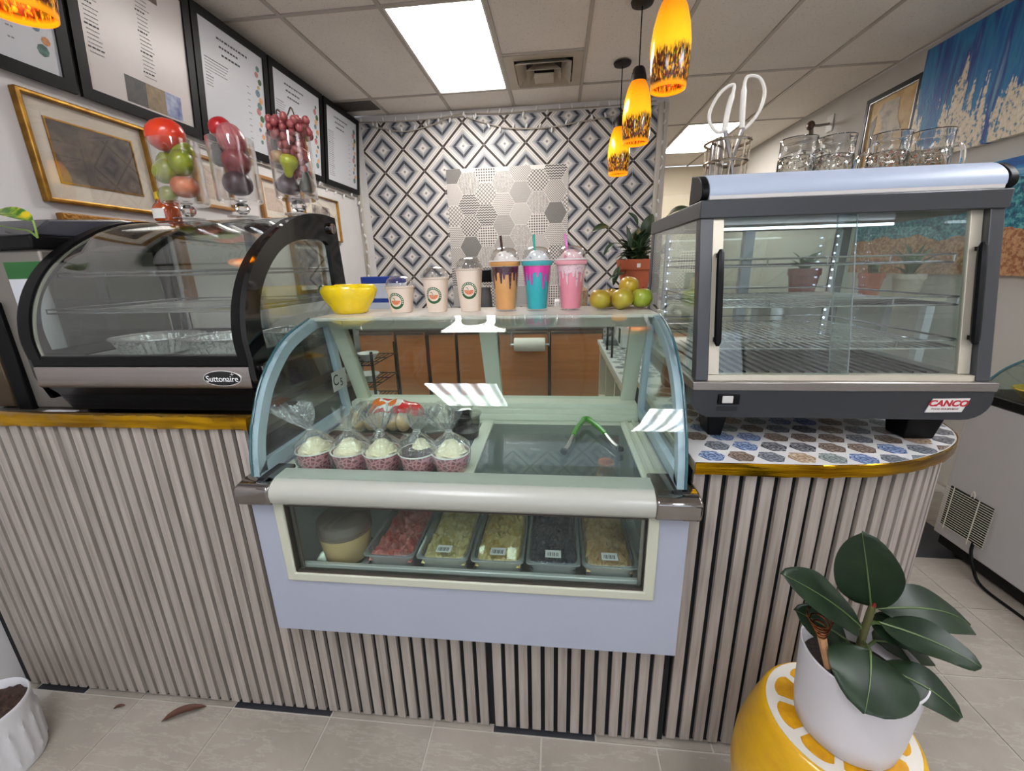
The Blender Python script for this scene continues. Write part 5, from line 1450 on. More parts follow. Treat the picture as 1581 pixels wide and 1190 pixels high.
# ------------------------------------------------------------------ behind the counter
m_door_refl = M('brown_reflection_door', (186, 116, 66), .42, .0, vary=.12, vscale=2.5, stretch=(1, 1, 14))  # brown reflection painted into the colour of the stainless doors
m_dkst = M('dark_stainless', (92, 88, 86), .3, .9)
fr = thing('back_bar_fridge', 'low stainless back bar fridge with painted brown door reflections along the tiled wall', 'fridge', (-.52, 3.9, 0))
FY = 3.60
MB().box(-1.80, .40, FY+.03, 4.22, .08, .93).build('fridge_body', m_dkst, fr, 0)
MB().box(-1.81, .41, FY-.01, 4.24, .93, .965).build('steel_top', m_steel, fr, bevel=.004)
for x in (-1.75, .35):
    for y in (3.68, 4.15): MB().lathe([(0, 0), (.02, 0), (.025, .08), (0, .08)], 12, (x, y, 0)).build('leg', m_iron, fr)
for k, (a, b) in enumerate(((-1.79, -1.47), (-1.44, -1.18), (-1.14, -.905), (-.875, -.53), (-.50, -.075), (-.045, .39))):
    d = MB().box(a, b, FY, FY+.03, .11, .905).build('fridge_door', m_door_refl, fr, bevel=.004)
    MB().box(a+.004, b-.004, FY-.012, FY, .885, .905).build('door_pull', m_dkst, d, bevel=.003)
# towel roll
t = thing('paper_towel_roll', 'white paper towel roll hung on a rail before the fridge doors', 'paper towel', (-.23, 3.53, .74))
def lathe_x(mb, prof, c, n=28):
    s = len(mb.v); mb.lathe(prof, n, (0, 0, 0))
    mb.v[s:] = [(c[0]+z, c[1]+y, c[2]+x) for x, y, z in mb.v[s:]]; return mb
lathe_x(MB(), [(.018, 0), (.056, 0), (.058, .003), (.058, .262), (.056, .265), (.018, .265)], (-.36, 3.525, .805)).build('roll', M('towel_paper', (224, 218, 208), .85, bmp=.2, bscale=150), t)
lathe_x(MB(), [(.0, -.035), (.007, -.035), (.007, .30), (0, .30)], (-.36, 3.525, .805), 10).build('rail', m_alu, t)
for x in (-.39, -.065): MB().box(x, x+.006, 3.52, FY-.001, .79, .90).build('bracket', m_alu, t, 0)
# small wares on the fridge
TZ2 = .9655
t = thing('storage_bag_box', 'blue and white zip bag packet standing behind the lemon bowl', 'packet', (-1.5, 3.66, TZ2))
m_blue = M('packet_blue', (30, 62, 150), .4); m_film = M('packet_white', (196, 204, 220), .3)
t.location = (-1.57, 3.75, TZ2)
for z0, z1, mm, nm in ((0, .10, m_blue, 'blue_band'), (.10, .20, m_film, 'clear_panel'), (.20, .235, m_blue, 'blue_band'), (.235, .37, m_film, 'clear_panel'), (.37, .43, m_blue, 'blue_band')):
    MB().box(-1.77, -1.37, 3.72, 3.80, TZ2+z0, TZ2+z1).build(nm, mm, t, bevel=.006)
t = thing('ceramic_jar', 'small white ceramic jar with wire bail between the paper cups', 'jar', (-1.02, 3.75, TZ2))
MB().lathe([(0, 0), (.06, 0), (.085, .03), (.09, .08), (.075, .12), (.05, .13), (.05, .14), (0, .14)], 28, (-1.02, 3.75, TZ2)).build('jar_body', M('glazed_white', (206, 208, 208), .15), t)
MB().tube([(-1.02+.07*math.cos(R(18*k)), 3.75, TZ2+.12+.10*math.sin(R(18*k))) for k in range(11)], .004, 6).build('bail', m_chrome, t)
t = thing('snack_tray', 'small tray of yellow and orange packets beside the smallest cup', 'tray', (-1.24, 3.70, TZ2))
MB().box(-1.33, -1.14, 3.65, 3.75, TZ2, TZ2+.03).build('tray_base', m_film, t, bevel=.004)
for k, cc in enumerate(((232, 190, 40), (206, 90, 40), (240, 214, 90), (190, 60, 50))):
    MB().box(-1.315+k*.042, -1.278+k*.042, 3.66, 3.74, TZ2+.031, TZ2+.075+.012*(k % 2)).build('packet', M('packet_col_%d' % k, cc, .4), t, bevel=.004)
t = thing('coffee_maker', 'black coffee maker with glass jug behind the caramel shake', 'coffee maker', (-.60, 3.85, TZ2))
MB().box(-.74, -.40, 3.72, 3.98, TZ2, TZ2+.06).build('maker_base', m_black, t, bevel=.01)
MB().box(-.47, -.40, 3.72, 3.98, TZ2+.06, TZ2+.40).build('column', m_black, t, bevel=.008)
MB().box(-.74, -.575, 3.74, 3.95, TZ2+.36, TZ2+.47).build('brew_head', m_black, t, bevel=.012)
MB().lathe([(0, 0), (.06, 0), (.075, .05), (.07, .16), (.06, .24), (.055, .24), (.065, .16), (.07, .05), (0, .006)], 24, (-.66, 3.84, TZ2+.07)).build('jug', M('smoke_jug', (92, 92, 92), .15), t)
t = thing('white_box_scale', 'white plastic box with small vents behind the apples', 'box', (.05, 3.75, TZ2))
MB().box(-.02, .20, 3.66, 3.86, TZ2, TZ2+.20).build('box_body', M('box_white', (208, 208, 206), .5), t, bevel=.012)
for k in range(4): MB().box(-.005, .012, 3.6585, 3.6605, TZ2+.03+k*.022, TZ2+.04+k*.022).build('vent', m_black, t, 0)
t = thing('glass_jar_lid', 'low clear container of snacks behind the pink shake', 'container', (.13, 3.9, TZ2))
MB().lathe([(0, .0), (.12, 0), (.13, .3), (.125, .3), (.115, .01), (0, .01)], 24, (.17, 4.02, TZ2)).build('container_wall', m_clear, t)
MB().lathe([(0, .012), (.112, .012), (.12, .26), (.06, .30), (0, .31)], 24, (.17, 4.02, TZ2)).build('snacks', M('snack_mix', (146, 104, 66), .7, col2=(206, 180, 140), vscale=40), t)
t = thing('spice_bottle', 'small white capped bottle behind the turquoise shake', 'bottle', (-.12, 3.70, TZ2))
MB().lathe([(0, 0), (.035, 0), (.035, .06), (.03, .07), (0, .07)], 18, (-.14, 3.70, TZ2)).build('bottle_body', m_black, t)
MB().lathe([(.036, .058), (.036, .10), (0, .10), (0, .06)], 18, (-.14, 3.70, TZ2)).build('bottle_cap', M('cap_white', (214, 210, 204), .4), t)

# side counter running to the back with open shelves
sd_ = thing('side_counter', 'white side counter with hexagon patterned top and open shelves', 'counter', (.62, 2.6, 0))
m_ply = M('whitewashed_ply', (206, 192, 168), .6, vary=.05, vscale=5)
MB().box(.31, .95, 1.84, 3.18, .88, .905).build('counter_top', m_top_white, sd_, bevel=.003)
for y in (1.86, 2.29, 2.72, 3.14): MB().box(.33, .93, y, y+.03, 0, .88).build('upright', m_ply, sd_, 0)
MB().box(.90, .93, 1.89, 3.14, 0, .88).build('back_board', m_ply, sd_, 0)
for z in (.10, .46): MB().box(.33, .90, 1.89, 3.14, z, z+.02).build('shelf', m_ply, sd_, 0)
MB().box(.325, .345, 1.86, 3.17, .83, .88).build('front_rail', m_ply, sd_, 0)
big = [mesh_of(MB().prism([(.0335*math.cos(R(60*a)), .0325*math.sin(R(60*a))) for a in range(6)], 0, .0006, 'xy'), 'hexagon_inlay', mm, 0) for mm in (motifs[0], motifs[4], motifs[5])]
rs = random.Random(8)
for j in range(20):
    for i in range(8):
        x = .352+i*.0722+(.036 if j % 2 else 0); y = 1.885+j*.0645
        if x < .92: inst('hexagon_inlay', rs.choice(big), sd_, (x, y, .9048))
t = thing('toaster_oven', 'white countertop appliance at the end of the side counter', 'appliance', (.56, 2.95, .9055))
MB().box(.43, .68, 2.80, 3.10, .9055, 1.07).build('appliance_body', M('appliance_white', (206, 206, 204), .4), t, bevel=.008)
for k in range(6): MB().box(.4288, .4305, 2.84+k*.016, 2.848+k*.016, .93, 1.03).build('side_slot', m_iron, t, 0)
t = thing('grey_tray', 'low grey tray beside the white appliance', 'tray', (.40, 3.0, .9055))
MB().box(.34, .42, 2.92, 3.08, .9055, .945).build('tray_body', M('tray_grey', (110, 118, 126), .5), t, bevel=.006)
t = thing('cardboard_stack', 'purple and white packets piled on the open shelf', 'packets', (.5, 2.95, .48))
for k, (cc, z) in enumerate((((180, 166, 190), .481), ((214, 208, 204), .56), ((120, 96, 150), .62), ((90, 110, 130), .68))):
    MB().box(.37+.01*k, .60, 2.78, 3.05-.02*k, z, z+.056).build('packet', M('stack_col_%d' % k, cc, .6), t, bevel=.01)
t = thing('white_bag', 'crumpled white bag on the open shelf nearest the case', 'bag', (.5, 2.5, .481))
MB().sphere((.47, 2.5, .56), .10, 16, 10, .8, 1.2, .8).build('bag_body', M('bag_white', (200, 200, 198), .6, bmp=.8, bscale=14, bdist=.02), t, 60)

# small wire trolley with white bowls
tr_ = thing('wire_trolley', 'dark wire trolley with shelves behind the dessert case', 'trolley', (-1.28, 2.42, 0))
for z in (.25, .66, .79, .92):
    wire_shelf(tr_, -1.50, -1.06, 2.25, 2.60, z, 16, .003, m_iron)
for x in (-1.50, -1.06):
    for y in (2.25, 2.60): MB().tube([(x, y, 0), (x, y, 1.0)], .009, 8).build('trolley_post', m_iron, tr_)
for k, (x, z, r_, lb) in enumerate(((-1.13, .9265, .06, 'white bowl on the top shelf of the wire trolley'), (-1.15, .7965, .07, 'white bowl on the middle shelf of the wire trolley'), (-1.17, .6665, .075, 'wide white bowl on the lowest loaded trolley shelf'))):
    t = thing('white_bowl', lb, 'bowl', (x, 2.36, z))
    MB().lathe([(0, 0), (r_*.5, 0), (r_*.55, .008), (r_, .045), (r_*.97, .047), (r_*.5, .012), (0, .010)], 28, (x, 2.36, z)).build('bowl_shell', M('bowl_white', (212, 210, 206), .3), t)
    MB().tube([(x+r_*math.cos(R(15*q)), 2.36+r_*math.sin(R(15*q)), z+.046) for q in range(24)], .0025, 6, True).build('bowl_rim', MATS['bowl_white'], t)
# rack with the potted plant
rk = thing('plant_rack', 'dark metal rack with a wooden plank holding the terracotta pot', 'rack', (.45, 2.62, .905))
rk.location = (.47, 2.66, .9055)
MB().box(.30, .66, 2.50, 2.78, 1.245, 1.268).build('plank', M('plank_brown', (120, 72, 42), .55, vary=.15, vscale=4, stretch=(1, 8, 8)), rk, bevel=.003)
for x in (.335, .63):
    for y in (2.52, 2.76): MB().tube([(x, y, .9055), (x, y, 1.30)], .007, 8).build('rack_post', m_iron, rk)
MB().tube([(.335, 2.76, 1.30), (.63, 2.76, 1.30)], .006, 8).build('rack_rail', m_iron, rk)
tp = thing('potted_lily', 'leafy dark green plant in a terracotta pot behind the apples', 'potted plant', (.462, 2.62, 1.2685))
m_terra = M('terracotta', (168, 84, 50), .75, vary=.12, vscale=10)
MB().lathe([(0, 0), (.070, 0), (.092, .150), (.104, .150), (.108, .205), (.098, .207), (.094, .16), (.068, .01), (0, .01)], 32, (.462, 2.62, 1.2685)).build('pot', m_terra, tp)
MB().lathe([(0, .175), (.095, .178), (.095, .19), (0, .192)], 24, (.462, 2.62, 1.2685)).build('soil', M('potting_soil', (52, 36, 28), .95, vary=.3, vscale=60), tp)
MB().box(.452, .472, 2.510, 2.512, 1.43, 1.452).build('price_tag', M('tag_white', (214, 206, 198), .6), tp, 0)
m_lily = M('lily_leaf', (46, 66, 34), .4, col2=(32, 48, 26), vscale=12)
rs = random.Random(11); base = Vector((.462, 2.62, 1.455))
for k in range(95):
    a = rs.uniform(0, 6.283); h_ = rs.uniform(.02, .17); d = rs.uniform(.05, .13)
    b0 = base+Vector((.035*math.cos(a), .035*math.sin(a), h_*.35)); e0 = base+Vector((d*math.cos(a), d*math.sin(a)*.9, h_*rs.uniform(.5, 1.3)))
    mb = MB(); leaf_mesh(mb, b0, e0, rs.uniform(.028, .06), (0, 0, 1), rs.uniform(.1, .35), .15, 6, 4); mb.build('leaf', m_lily, tp, 80)
for (p0, p1, w_) in (((.30, 2.60, 1.66), (.20, 2.58, 1.63), .055), ((.42, 2.58, 1.52), (.395, 2.58, 1.66), .03), ((.50, 2.60, 1.60), (.54, 2.60, 1.72), .07), ((.36, 2.56, 1.44), (.33, 2.55, 1.33), .035), ((.56, 2.60, 1.60), (.63, 2.58, 1.64), .04), ((.60, 2.58, 1.50), (.65, 2.57, 1.56), .05), ((.33, 2.58, 1.57), (.27, 2.57, 1.50), .03), ((.46, 2.6, 1.66), (.40, 2.58, 1.73), .04), ((.39, 2.55, 1.40), (.30, 2.55, 1.36), .03), ((.60, 2.50, 1.70), (.70, 2.45, 1.725), .05)):
    p0, p1 = Vector(p0), Vector(p1)
    mb = MB(); leaf_mesh(mb, p0, p1, w_, (0, -.6, .8), .12, .15, 8, 4); mb.build('leaf', m_lily, tp, 80)
    mid = (base+p0)/2+Vector((0, 0, .04))
    MB().tube(smoothline([tuple(base), tuple(mid), tuple(p0)], 5), .0022, 5).build('leaf_stalk', M('dark_stalk', (70, 84, 44), .6), tp)

# plants on a bench by the wall, seen through the heated case
bn = thing('plant_bench', 'pale bench by the wall carrying potted plants', 'bench', (1.95, 3.2, 0))
MB().box(1.45, 2.50, 3.0, 3.45, 1.17, 1.20).build('bench_top', M('bench_white', (196, 186, 168), .6), bn, bevel=.004)
for x in (1.48, 2.42):
    for y in (3.03, 3.38): MB().box(x, x+.05, y, y+.05, 0, 1.17).build('bench_leg', m_white, bn, 0)
MB().box(1.53, 2.42, 3.40, 3.42, .2, 1.17).build('bench_panel', m_wall_r, bn, 0)
def potted(label, x, y, r, h, mat, leaves, seed, lw=.03, L=.16):
    t = thing('potted_succulent', label, 'potted plant', (x, y, 1.2005))
    MB().lathe([(0, 0), (r*.72, 0), (r*.92, h*.76), (r, h*.76), (r, h), (r*.9, h), (r*.86, h*.8), (0, h*.8)], 24, (x, y, 1.2005)).build('pot', mat, t)
    rs = random.Random(seed)
    for k in range(leaves):
        a = rs.uniform(0, 6.283); e = Vector((x+L*.6*math.cos(a), y+L*.5*math.sin(a), 1.2005+h*.85+L*rs.uniform(.3, 1.0)))
        mb = MB(); leaf_mesh(mb, (x+.01*math.cos(a), y+.01*math.sin(a), 1.2005+h*.78), e, lw*rs.uniform(.7, 1.3), (0, 0, 1), .12, .15, 6, 4); mb.build('leaf', M('bench_leaf', (86, 104, 70), .5, col2=(60, 80, 50), vscale=8), t, 80)
potted('small terracotta pot on the bench seen behind the glass mullion', 2.16, 3.2, .075, .15, m_terra, 10, 1, .04, .10)
potted('wine coloured pot on the bench beneath the painting', 1.72, 3.2, .10, .19, M('wine_pot', (120, 60, 56), .5), 9, 2, .06, .15)
potted('pale pot with spiky leaves at the bench end', 2.36, 3.15, .09, .14, M('stone_pot', (170, 160, 146), .7), 14, 3, .03, .22)
# ------------------------------------------------------------------ pendants
def shade_mat():
    m, nt, ns, ln, b = nodes('amber_art_glass')
    tc = coords(nt, 'Object'); sp = ns.new('ShaderNodeSeparateXYZ'); ln.new(tc, sp.inputs[0])
    z = val(nt, 'MULTIPLY', sp.outputs[2], 1/.33)            # 0 at the rim, 1 at the neck
    ang = coords(nt, 'Object', (150, 150, 40))
    fl = noise(nt, ang, 1.0, 3)
    wav = noise(nt, coords(nt, 'Object', (1, 1, 0)), 9, 2)
    lim = val(nt, 'MULTIPLY_ADD', wav, .5, .12)
    low = ramp(nt, val(nt, 'SUBTRACT', val(nt, 'ADD', lim, val(nt, 'MULTIPLY', fl, .22)), z), [(.06, (0, 0, 0)), (.16, (1, 1, 1))])
    spk = ramp(nt, fl, [(.36, (0, 0, 0)), (.48, (1, 1, 1))])
    mask = val(nt, 'MULTIPLY', low, spk)
    rim = ramp(nt, z, [(.03, (0, 0, 0)), (.07, (1, 1, 1))])
    mask = val(nt, 'MULTIPLY', mask, rim)
    amber = ramp(nt, z, [(0, lin((255, 160, 24))), (.5, lin((255, 200, 30))), (.75, lin((255, 176, 14))), (1, lin((226, 120, 8)))])
    hue = noise(nt, coords(nt, 'Object', (90, 90, 30)), 1.0, 2)
    dark = ramp(nt, hue, [(.4, lin((58, 34, 24))), (.5, lin((128, 40, 24))), (.6, lin((86, 84, 30)))])
    c = mixc(nt, mask, amber, dark)
    ln.new(c, b.inputs['Base Color']); b.inputs['Roughness'].default_value = .15
    ln.new(c, b.inputs['Emission Color'])
    ln.new(val(nt, 'MULTIPLY_ADD', mask, -.36, .46), b.inputs['Emission Strength'])
    return m
m_shade = shade_mat()
m_bulb = emit('warm_bulb', (255, 214, 140), PENDANT*4)
m_can = M('oil_bronze', (34, 28, 27), .4, .5)
def pendant(label, x, y, zb, canopy=True):
    t = thing('pendant_lamp', label, 'pendant lamp', (x, y, zb), 'amber pendant lamps')
    prof = [(.070, 0), (.073, .002), (.079, .05), (.0825, .11), (.081, .17), (.074, .23), (.060, .285), (.043, .325), (.038, .33), (.035, .325), (.056, .28), (.070, .228), (.077, .17), (.0785, .11), (.075, .05), (.069, .004)]
    MB().lathe(prof, 40, (x, y, zb), closed=True).build('glass_shade', m_shade, t, 60)
    MB().lathe([(0, .322), (.046, .322), (.044, .345), (.034, .385), (.026, .395), (0, .395)], 24, (x, y, zb)).build('socket_cap', m_can, t)
    MB().sphere((x, y, zb+.17), .03, 14, 9, 1, 1, 1.25).build('bulb', m_bulb, t, 180)
    MB().tube([(x, y, zb+.39), (x, y, ZC-.012)], .0035, 6).build('cord', m_black, t)
    MB().lathe([(0, -.022), (.03, -.022), (.058, -.014), (.064, 0), (0, 0)], 28, (x, y, ZC-.0005)).build('ceiling_canopy', m_can, t)
pendant('amber pendant lamp nearest the patterned wall', .466, 3.597, 2.112)
pendant('middle amber pendant lamp of the row over the case', .466, 2.864, 2.142)
pendant('largest looking amber pendant lamp cut by the picture top', .472, 2.132, 2.165)
pendant('amber pendant lamp glimpsed in the corner beside the menu boards', -1.400, 1.175, 2.118)

# ------------------------------------------------------------------ string lights
m_cordw = M('white_cord', (158, 150, 138), .6); m_bulbs = M('frosted_bulb', (222, 222, 222), .25)
bulb_me = mesh_of(MB().lathe([(0, 0), (.008, .004), (.010, .022), (.006, .038), (0, .044)], 8), 'mini_bulb', m_bulbs, 60)
def garland(label, pts, step, r=.0055):
    L = smoothline(pts, 6); t = thing('string_lights', label, 'string lights', pts[0])
    MB().tube(L, r, 6).build('light_cord', m_cordw, t)
    acc = 0; rs = random.Random(len(pts)); nxt = step/2
    for a, b in zip(L, L[1:]):
        va, vb = Vector(a), Vector(b); d = (vb-va).length
        while acc+d > nxt:
            p = va+(vb-va)*((nxt-acc)/d); inst('mini_bulb', bulb_me, t, p, (R(rs.choice([0, 180, 150, 20])), R(rs.uniform(-30, 30)), 0)); nxt += step
        acc += d
garland('white string lights draped along the top of the tiled wall', [(-1.90, 4.285, 2.80), (-1.5, 4.285, 2.785), (-1.1, 4.285, 2.79), (-.85, 4.285, 2.815), (-.55, 4.285, 2.80), (-.25, 4.285, 2.80), (.1, 4.285, 2.80), (.45, 4.285, 2.80), (.86, 4.285, 2.815)], .11)
garland('second sagging strand of white lights across the diamond tiles', [(-1.75, 4.288, 2.76), (-1.45, 4.288, 2.70), (-1.2, 4.288, 2.73), (-.92, 4.288, 2.80), (-.7, 4.288, 2.74), (-.45, 4.288, 2.675), (-.1, 4.288, 2.66), (.2, 4.288, 2.69), (.5, 4.288, 2.72)], .12)
garland('white light cord hanging down the corner post', [(.925, 4.26, 2.80), (.93, 4.26, 2.4), (.915, 4.26, 2.0), (.925, 4.26, 1.6), (.92, 4.26, 1.3)], .12)
garland('white light cord hanging in the wall corner below the menus', [(-1.94, 4.27, 2.16), (-1.945, 4.28, 1.9), (-1.93, 4.28, 1.65), (-1.94, 4.27, 1.4), (-1.935, 4.28, 1.1)], .10)
garland('white string lights hanging along the menu board bottoms', [(-1.955, 2.1, 2.15), (-1.955, 2.5, 2.135), (-1.955, 2.95, 2.15), (-1.955, 3.4, 2.13), (-1.955, 3.8, 2.14), (-1.955, 4.2, 2.125)], .14)

# ------------------------------------------------------------------ menu boards
m_frame = M('black_frame', (9, 9, 11), .4, spec=.2)
m_menu = M('menu_paper', (196, 198, 204), .3)
m_menu2 = M('menu_paper_warm', (204, 196, 194), .3)
m_ink = M('menu_ink', (70, 70, 76), .7); m_ink2 = M('menu_ink_soft', (132, 130, 134), .7)
def board(label, y0, y1, kind, z0=2.165, h=.64, tilt=.072):
    t = thing('menu_board', label, 'menu board', (XL+.02, (y0+y1)/2, z0), 'framed menu boards')
    def P(u, v, d=0.0):     # u along the wall, v up the board, d out of the face
        return (XL+.022+tilt*v/h+d, y0+u, z0+v)
    W = y1-y0
    def slab_(u0, u1, v0, v1, d0, d1, mb):
        vs = [P(u0, v0, d0), P(u1, v0, d0), P(u1, v1, d0), P(u0, v1, d0), P(u0, v0, d1), P(u1, v0, d1), P(u1, v1, d1), P(u0, v1, d1)]
        mb.add(vs, [(0, 3, 2, 1), (4, 5, 6, 7), (0, 1, 5, 4), (1, 2, 6, 5), (2, 3, 7, 6), (3, 0, 4, 7)]); return mb
    fw = .042
    mb = MB()
    slab_(0, W, 0, fw, 0, .014, mb); slab_(0, W, h-fw, h, 0, .014, mb); slab_(0, fw, fw, h-fw, 0, .014, mb); slab_(W-fw, W, fw, h-fw, 0, .014, mb)
    mb.build('board_frame', m_frame, t, 0)
    pg = slab_(fw, W-fw, fw, h-fw, .002, .006, MB()).build('menu_sheet', m_menu2 if kind == 'photo' else m_menu, t, 0)
    rs = random.Random(label); ink = MB(); soft = MB(); e = .0066
    def words(u, v, n, hh, mb):
        for q in range(n):
            w_ = hh*rs.uniform(.9, 2.6)
            if u+w_ > W-fw-.02: break
            slab_(u, u+w_, v, v+hh, e, e+.0003, mb); u += w_+hh*.6
    # u runs away from the viewer, so reading order starts at the near edge
    if kind == 'photo':
        for c0 in (.06, .30):
            for row in range(22):
                if row % 5 == 0: words(c0, h-.12-row*.016, 4, .006, ink)
                else: words(c0+.005, h-.12-row*.016, 7, .0035, soft)
        for k, (u0, u1, cc, c2) in enumerate(((.20, .30, (58, 58, 62), (80, 76, 74)), (.30, .40, (150, 128, 98), (112, 94, 66)), (.40, .49, (84, 98, 150), (176, 184, 206)))):
            slab_(u0, u1, fw+.01, fw+.115, e, e+.0004, MB()).build('food_photo', M('photo_%d' % k, cc, .5, col2=c2, vscale=26), pg, 0)
        slab_(.30, .42, h-.13, h-.05, e, e+.0004, MB()).build('food_photo', M('photo_3', (130, 118, 110), .5, col2=(90, 70, 58), vscale=20), pg, 0)
    else:
        for k, nn in enumerate((11, 7, 6)): words(.17+.015*k, h-.10-k*.036, nn, .0095, ink)
        for row in range(24 if kind == 'list' else 10):
            words(.07, h-.22-row*.0145, 9 if kind == 'list' else (16 if row < 5 else 5), .0042, soft if row % 6 else ink)
        for row in range(9): words(W-.20, h-.25-row*.035, 2, .005, soft)
        cols = [(96, 124, 120), (178, 120, 116), (70, 96, 60), (196, 164, 120), (110, 132, 150), (206, 150, 104)]
        for q in range(13):
            u = W-fw-.035-.030*(.5+.5*math.sin(q*2.1)); vv = h-.12-q*.034; r_ = rs.uniform(.012, .024)
            vs = [P(u+r_*math.cos(R(45*k)), vv+r_*math.sin(R(45*k)), e+.0002*(q % 3)) for k in range(8)]
            ob = MB().add(vs, [tuple(range(8))]).build('fruit_drawing', M('drawing_%d' % (q % 6), cols[q % 6], .7, vary=.3, vscale=60), pg, 0)
            sd = ob.modifiers.new('thickness', 'SOLIDIFY'); sd.thickness = .0003
    if ink.v: ink.build('print_bold', m_ink, pg, 0)['kind'] = 'stuff'
    if soft.v: soft.build('print_fine', m_ink2, pg, 0)['kind'] = 'stuff'
board('framed menu board nearest the tiled back wall', 3.655, 4.275, 'list')
board('framed menu board second from the tiled wall', 2.985, 3.635, 'list')
board('framed menu board with paragraph text and fruit border', 2.385, 2.975, 'para')
board('large framed menu board with food photographs along its foot', 1.775, 2.375, 'photo')
board('mostly blank framed menu board nearest the corner pendant', 1.15, 1.755, 'blank')

# ------------------------------------------------------------------ framed pictures on the menu wall
m_goldf = M('gilt_frame', (176, 134, 60), .28, .9, col2=(120, 84, 34), vscale=6, stretch=(1, 3, 3))
m_oak = M('oak_frame', (160, 112, 58), .45, vary=.12, vscale=6, stretch=(1, 1, 6))
m_mat = M('cream_mount', (210, 202, 188), .8)
def pic(name, label, y0, y1, z0, z1, fw, frame, mount, art, depth=.03, inner=None):
    t = thing(name, label, 'picture', (XL+.001, (y0+y1)/2, z0))
    x = XL+.001
    MB().ringprism([(y0, z0), (y1, z0), (y1, z1), (y0, z1)], [(y0+fw, z0+fw), (y1-fw, z0+fw), (y1-fw, z1-fw), (y0+fw, z1-fw)], x, x+depth, 'yz').build('frame', frame, t, 0, bevel=.005)
    MB().box(x, x+.008, y0+fw*.8, y1-fw*.8, z0+fw*.8, z1-fw*.8).build('mount', m_mat, t, 0)
    a, b, c, d = mount
    if inner: MB().ringprism([(a-.006, c-.006), (b+.006, c-.006), (b+.006, d+.006), (a-.006, d+.006)], [(a, c), (b, c), (b, d), (a, d)], x+.007, x+.012, 'yz').build('inner_fillet', inner, t, 0)
    MB().box(x+.006, x+.0095, a, b, c, d).build('artwork', art, t, 0)
    MB().box(x+.014, x+.016, y0+fw*.8, y1-fw*.8, z0+fw*.8, z1-fw*.8).build('picture_glass', m_clear, t, 0)
    return t
def art(name, cols, scale, stretch=(1, 1, 1), detail=5):
    m, nt, ns, ln, b = nodes(name)
    f = noise(nt, coords(nt, 'Object', stretch), scale, detail, .6)
    ln.new(ramp(nt, f, [(.3+.4*i/(len(cols)-1), lin(c)) for i, c in enumerate(cols)]), b.inputs['Base Color']); b.inputs['Roughness'].default_value = .5
    return m
pic('gilt_picture', 'large gilt framed dark landscape with wide cream mount', 1.535, 2.035, 1.735, 2.125, .018, m_goldf, (1.62, 1.955, 1.82, 2.045), art('dark_landscape', [(34, 26, 30), (70, 58, 52), (104, 88, 76), (58, 44, 34)], 9), .03, m_goldf)
pic('ornate_picture', 'ornate gilt framed picture low behind the pastry case', 1.565, 2.12, 1.32, 1.70, .055, M('ornate_gilt', (150, 106, 48), .4, .8, bmp=.9, bscale=90, bdist=.006), (1.63, 2.05, 1.385, 1.635), art('brown_scene', [(60, 46, 36), (110, 84, 60), (140, 116, 88)], 6))
pic('oak_picture', 'oak framed pale script picture behind the middle fruit vase', 2.285, 2.545, 1.815, 2.085, .018, m_oak, (2.32, 2.505, 1.865, 2.04), art('script_page', [(150, 128, 112), (190, 172, 156), (168, 148, 130)], 60, (1, 1, 3)))
pic('oak_picture', 'small oak framed script picture behind the grape vase', 2.80, 3.10, 1.795, 2.075, .022, m_oak, (2.865, 3.035, 1.865, 2.01), art('script_page_b', [(160, 132, 116), (196, 176, 160), (174, 152, 134)], 60, (1, 1, 3)))
pic('narrow_gilt_picture', 'narrow gilt edged picture with a pale dog like photo', 3.29, 3.83, 1.70, 2.05, .012, m_goldf, (3.42, 3.69, 1.79, 1.975), art('grey_portrait', [(40, 34, 36), (110, 98, 92), (196, 184, 170), (70, 58, 54)], 8))
pic('gilt_square_picture', 'gilt framed mauve picture seen through the black side window', 3.05, 3.46, 1.285, 1.685, .03, m_goldf, (3.11, 3.40, 1.345, 1.625), art('mauve_field', [(100, 84, 84), (126, 108, 104), (112, 94, 92)], 5))

# ------------------------------------------------------------------ paintings on the opposite wall
def canvas(label, y0, y1, z0, z1, mat, depth=.035, tilt=0.0):
    t = thing('canvas_painting', label, 'painting', (XR-.001, (y0+y1)/2, z0))
    MB().box(XR-.001-depth, XR-.001, y0, y1, z0, z1).build('canvas', mat, t, 0)
    return t
def falls():
    m, nt, ns, ln, b = nodes('blue_falls_paint')
    v = coords(nt, 'World'); sp = ns.new('ShaderNodeSeparateXYZ'); ln.new(v, sp.inputs[0])
    st = noise(nt, coords(nt, 'World', (1, 11, 1.2), (R(14), 0, 0)), 1.0, 4)
    blue = ramp(nt, st, [(.3, lin((14, 44, 120))), (.42, lin((20, 92, 164))), (.52, lin((36, 128, 178))), (.62, lin((28, 62, 140))), (.72, lin((110, 158, 186)))])
    jag = noise(nt, coords(nt, 'World', (1, 15, 1.5), (R(8), 0, 0)), 1.0, 3)
    dab = noise(nt, coords(nt, 'World', (1, 60, 45)), 1.0, 1)
    hgt = val(nt, 'MULTIPLY_ADD', jag, 1.3, 1.72)
    lowm = ramp(nt, val(nt, 'ADD', val(nt, 'SUBTRACT', hgt, sp.outputs[2]), val(nt, 'MULTIPLY', dab, .14)), [(.10, (0, 0, 0)), (.13, (1, 1, 1))])
    cream = ramp(nt, dab, [(.34, lin((110, 138, 160))), (.42, lin((214, 200, 176))), (.7, lin((232, 220, 200)))])
    ln.new(mixc(nt, lowm, blue, cream), b.inputs['Base Color']); b.inputs['Roughness'].default_value = .45
    bump(nt, b, dab, .4, .004)
    return m
canvas('blue and cream textured canvas painting high on the wall', 2.62, 3.625, 2.085, 2.80, falls(), .04)
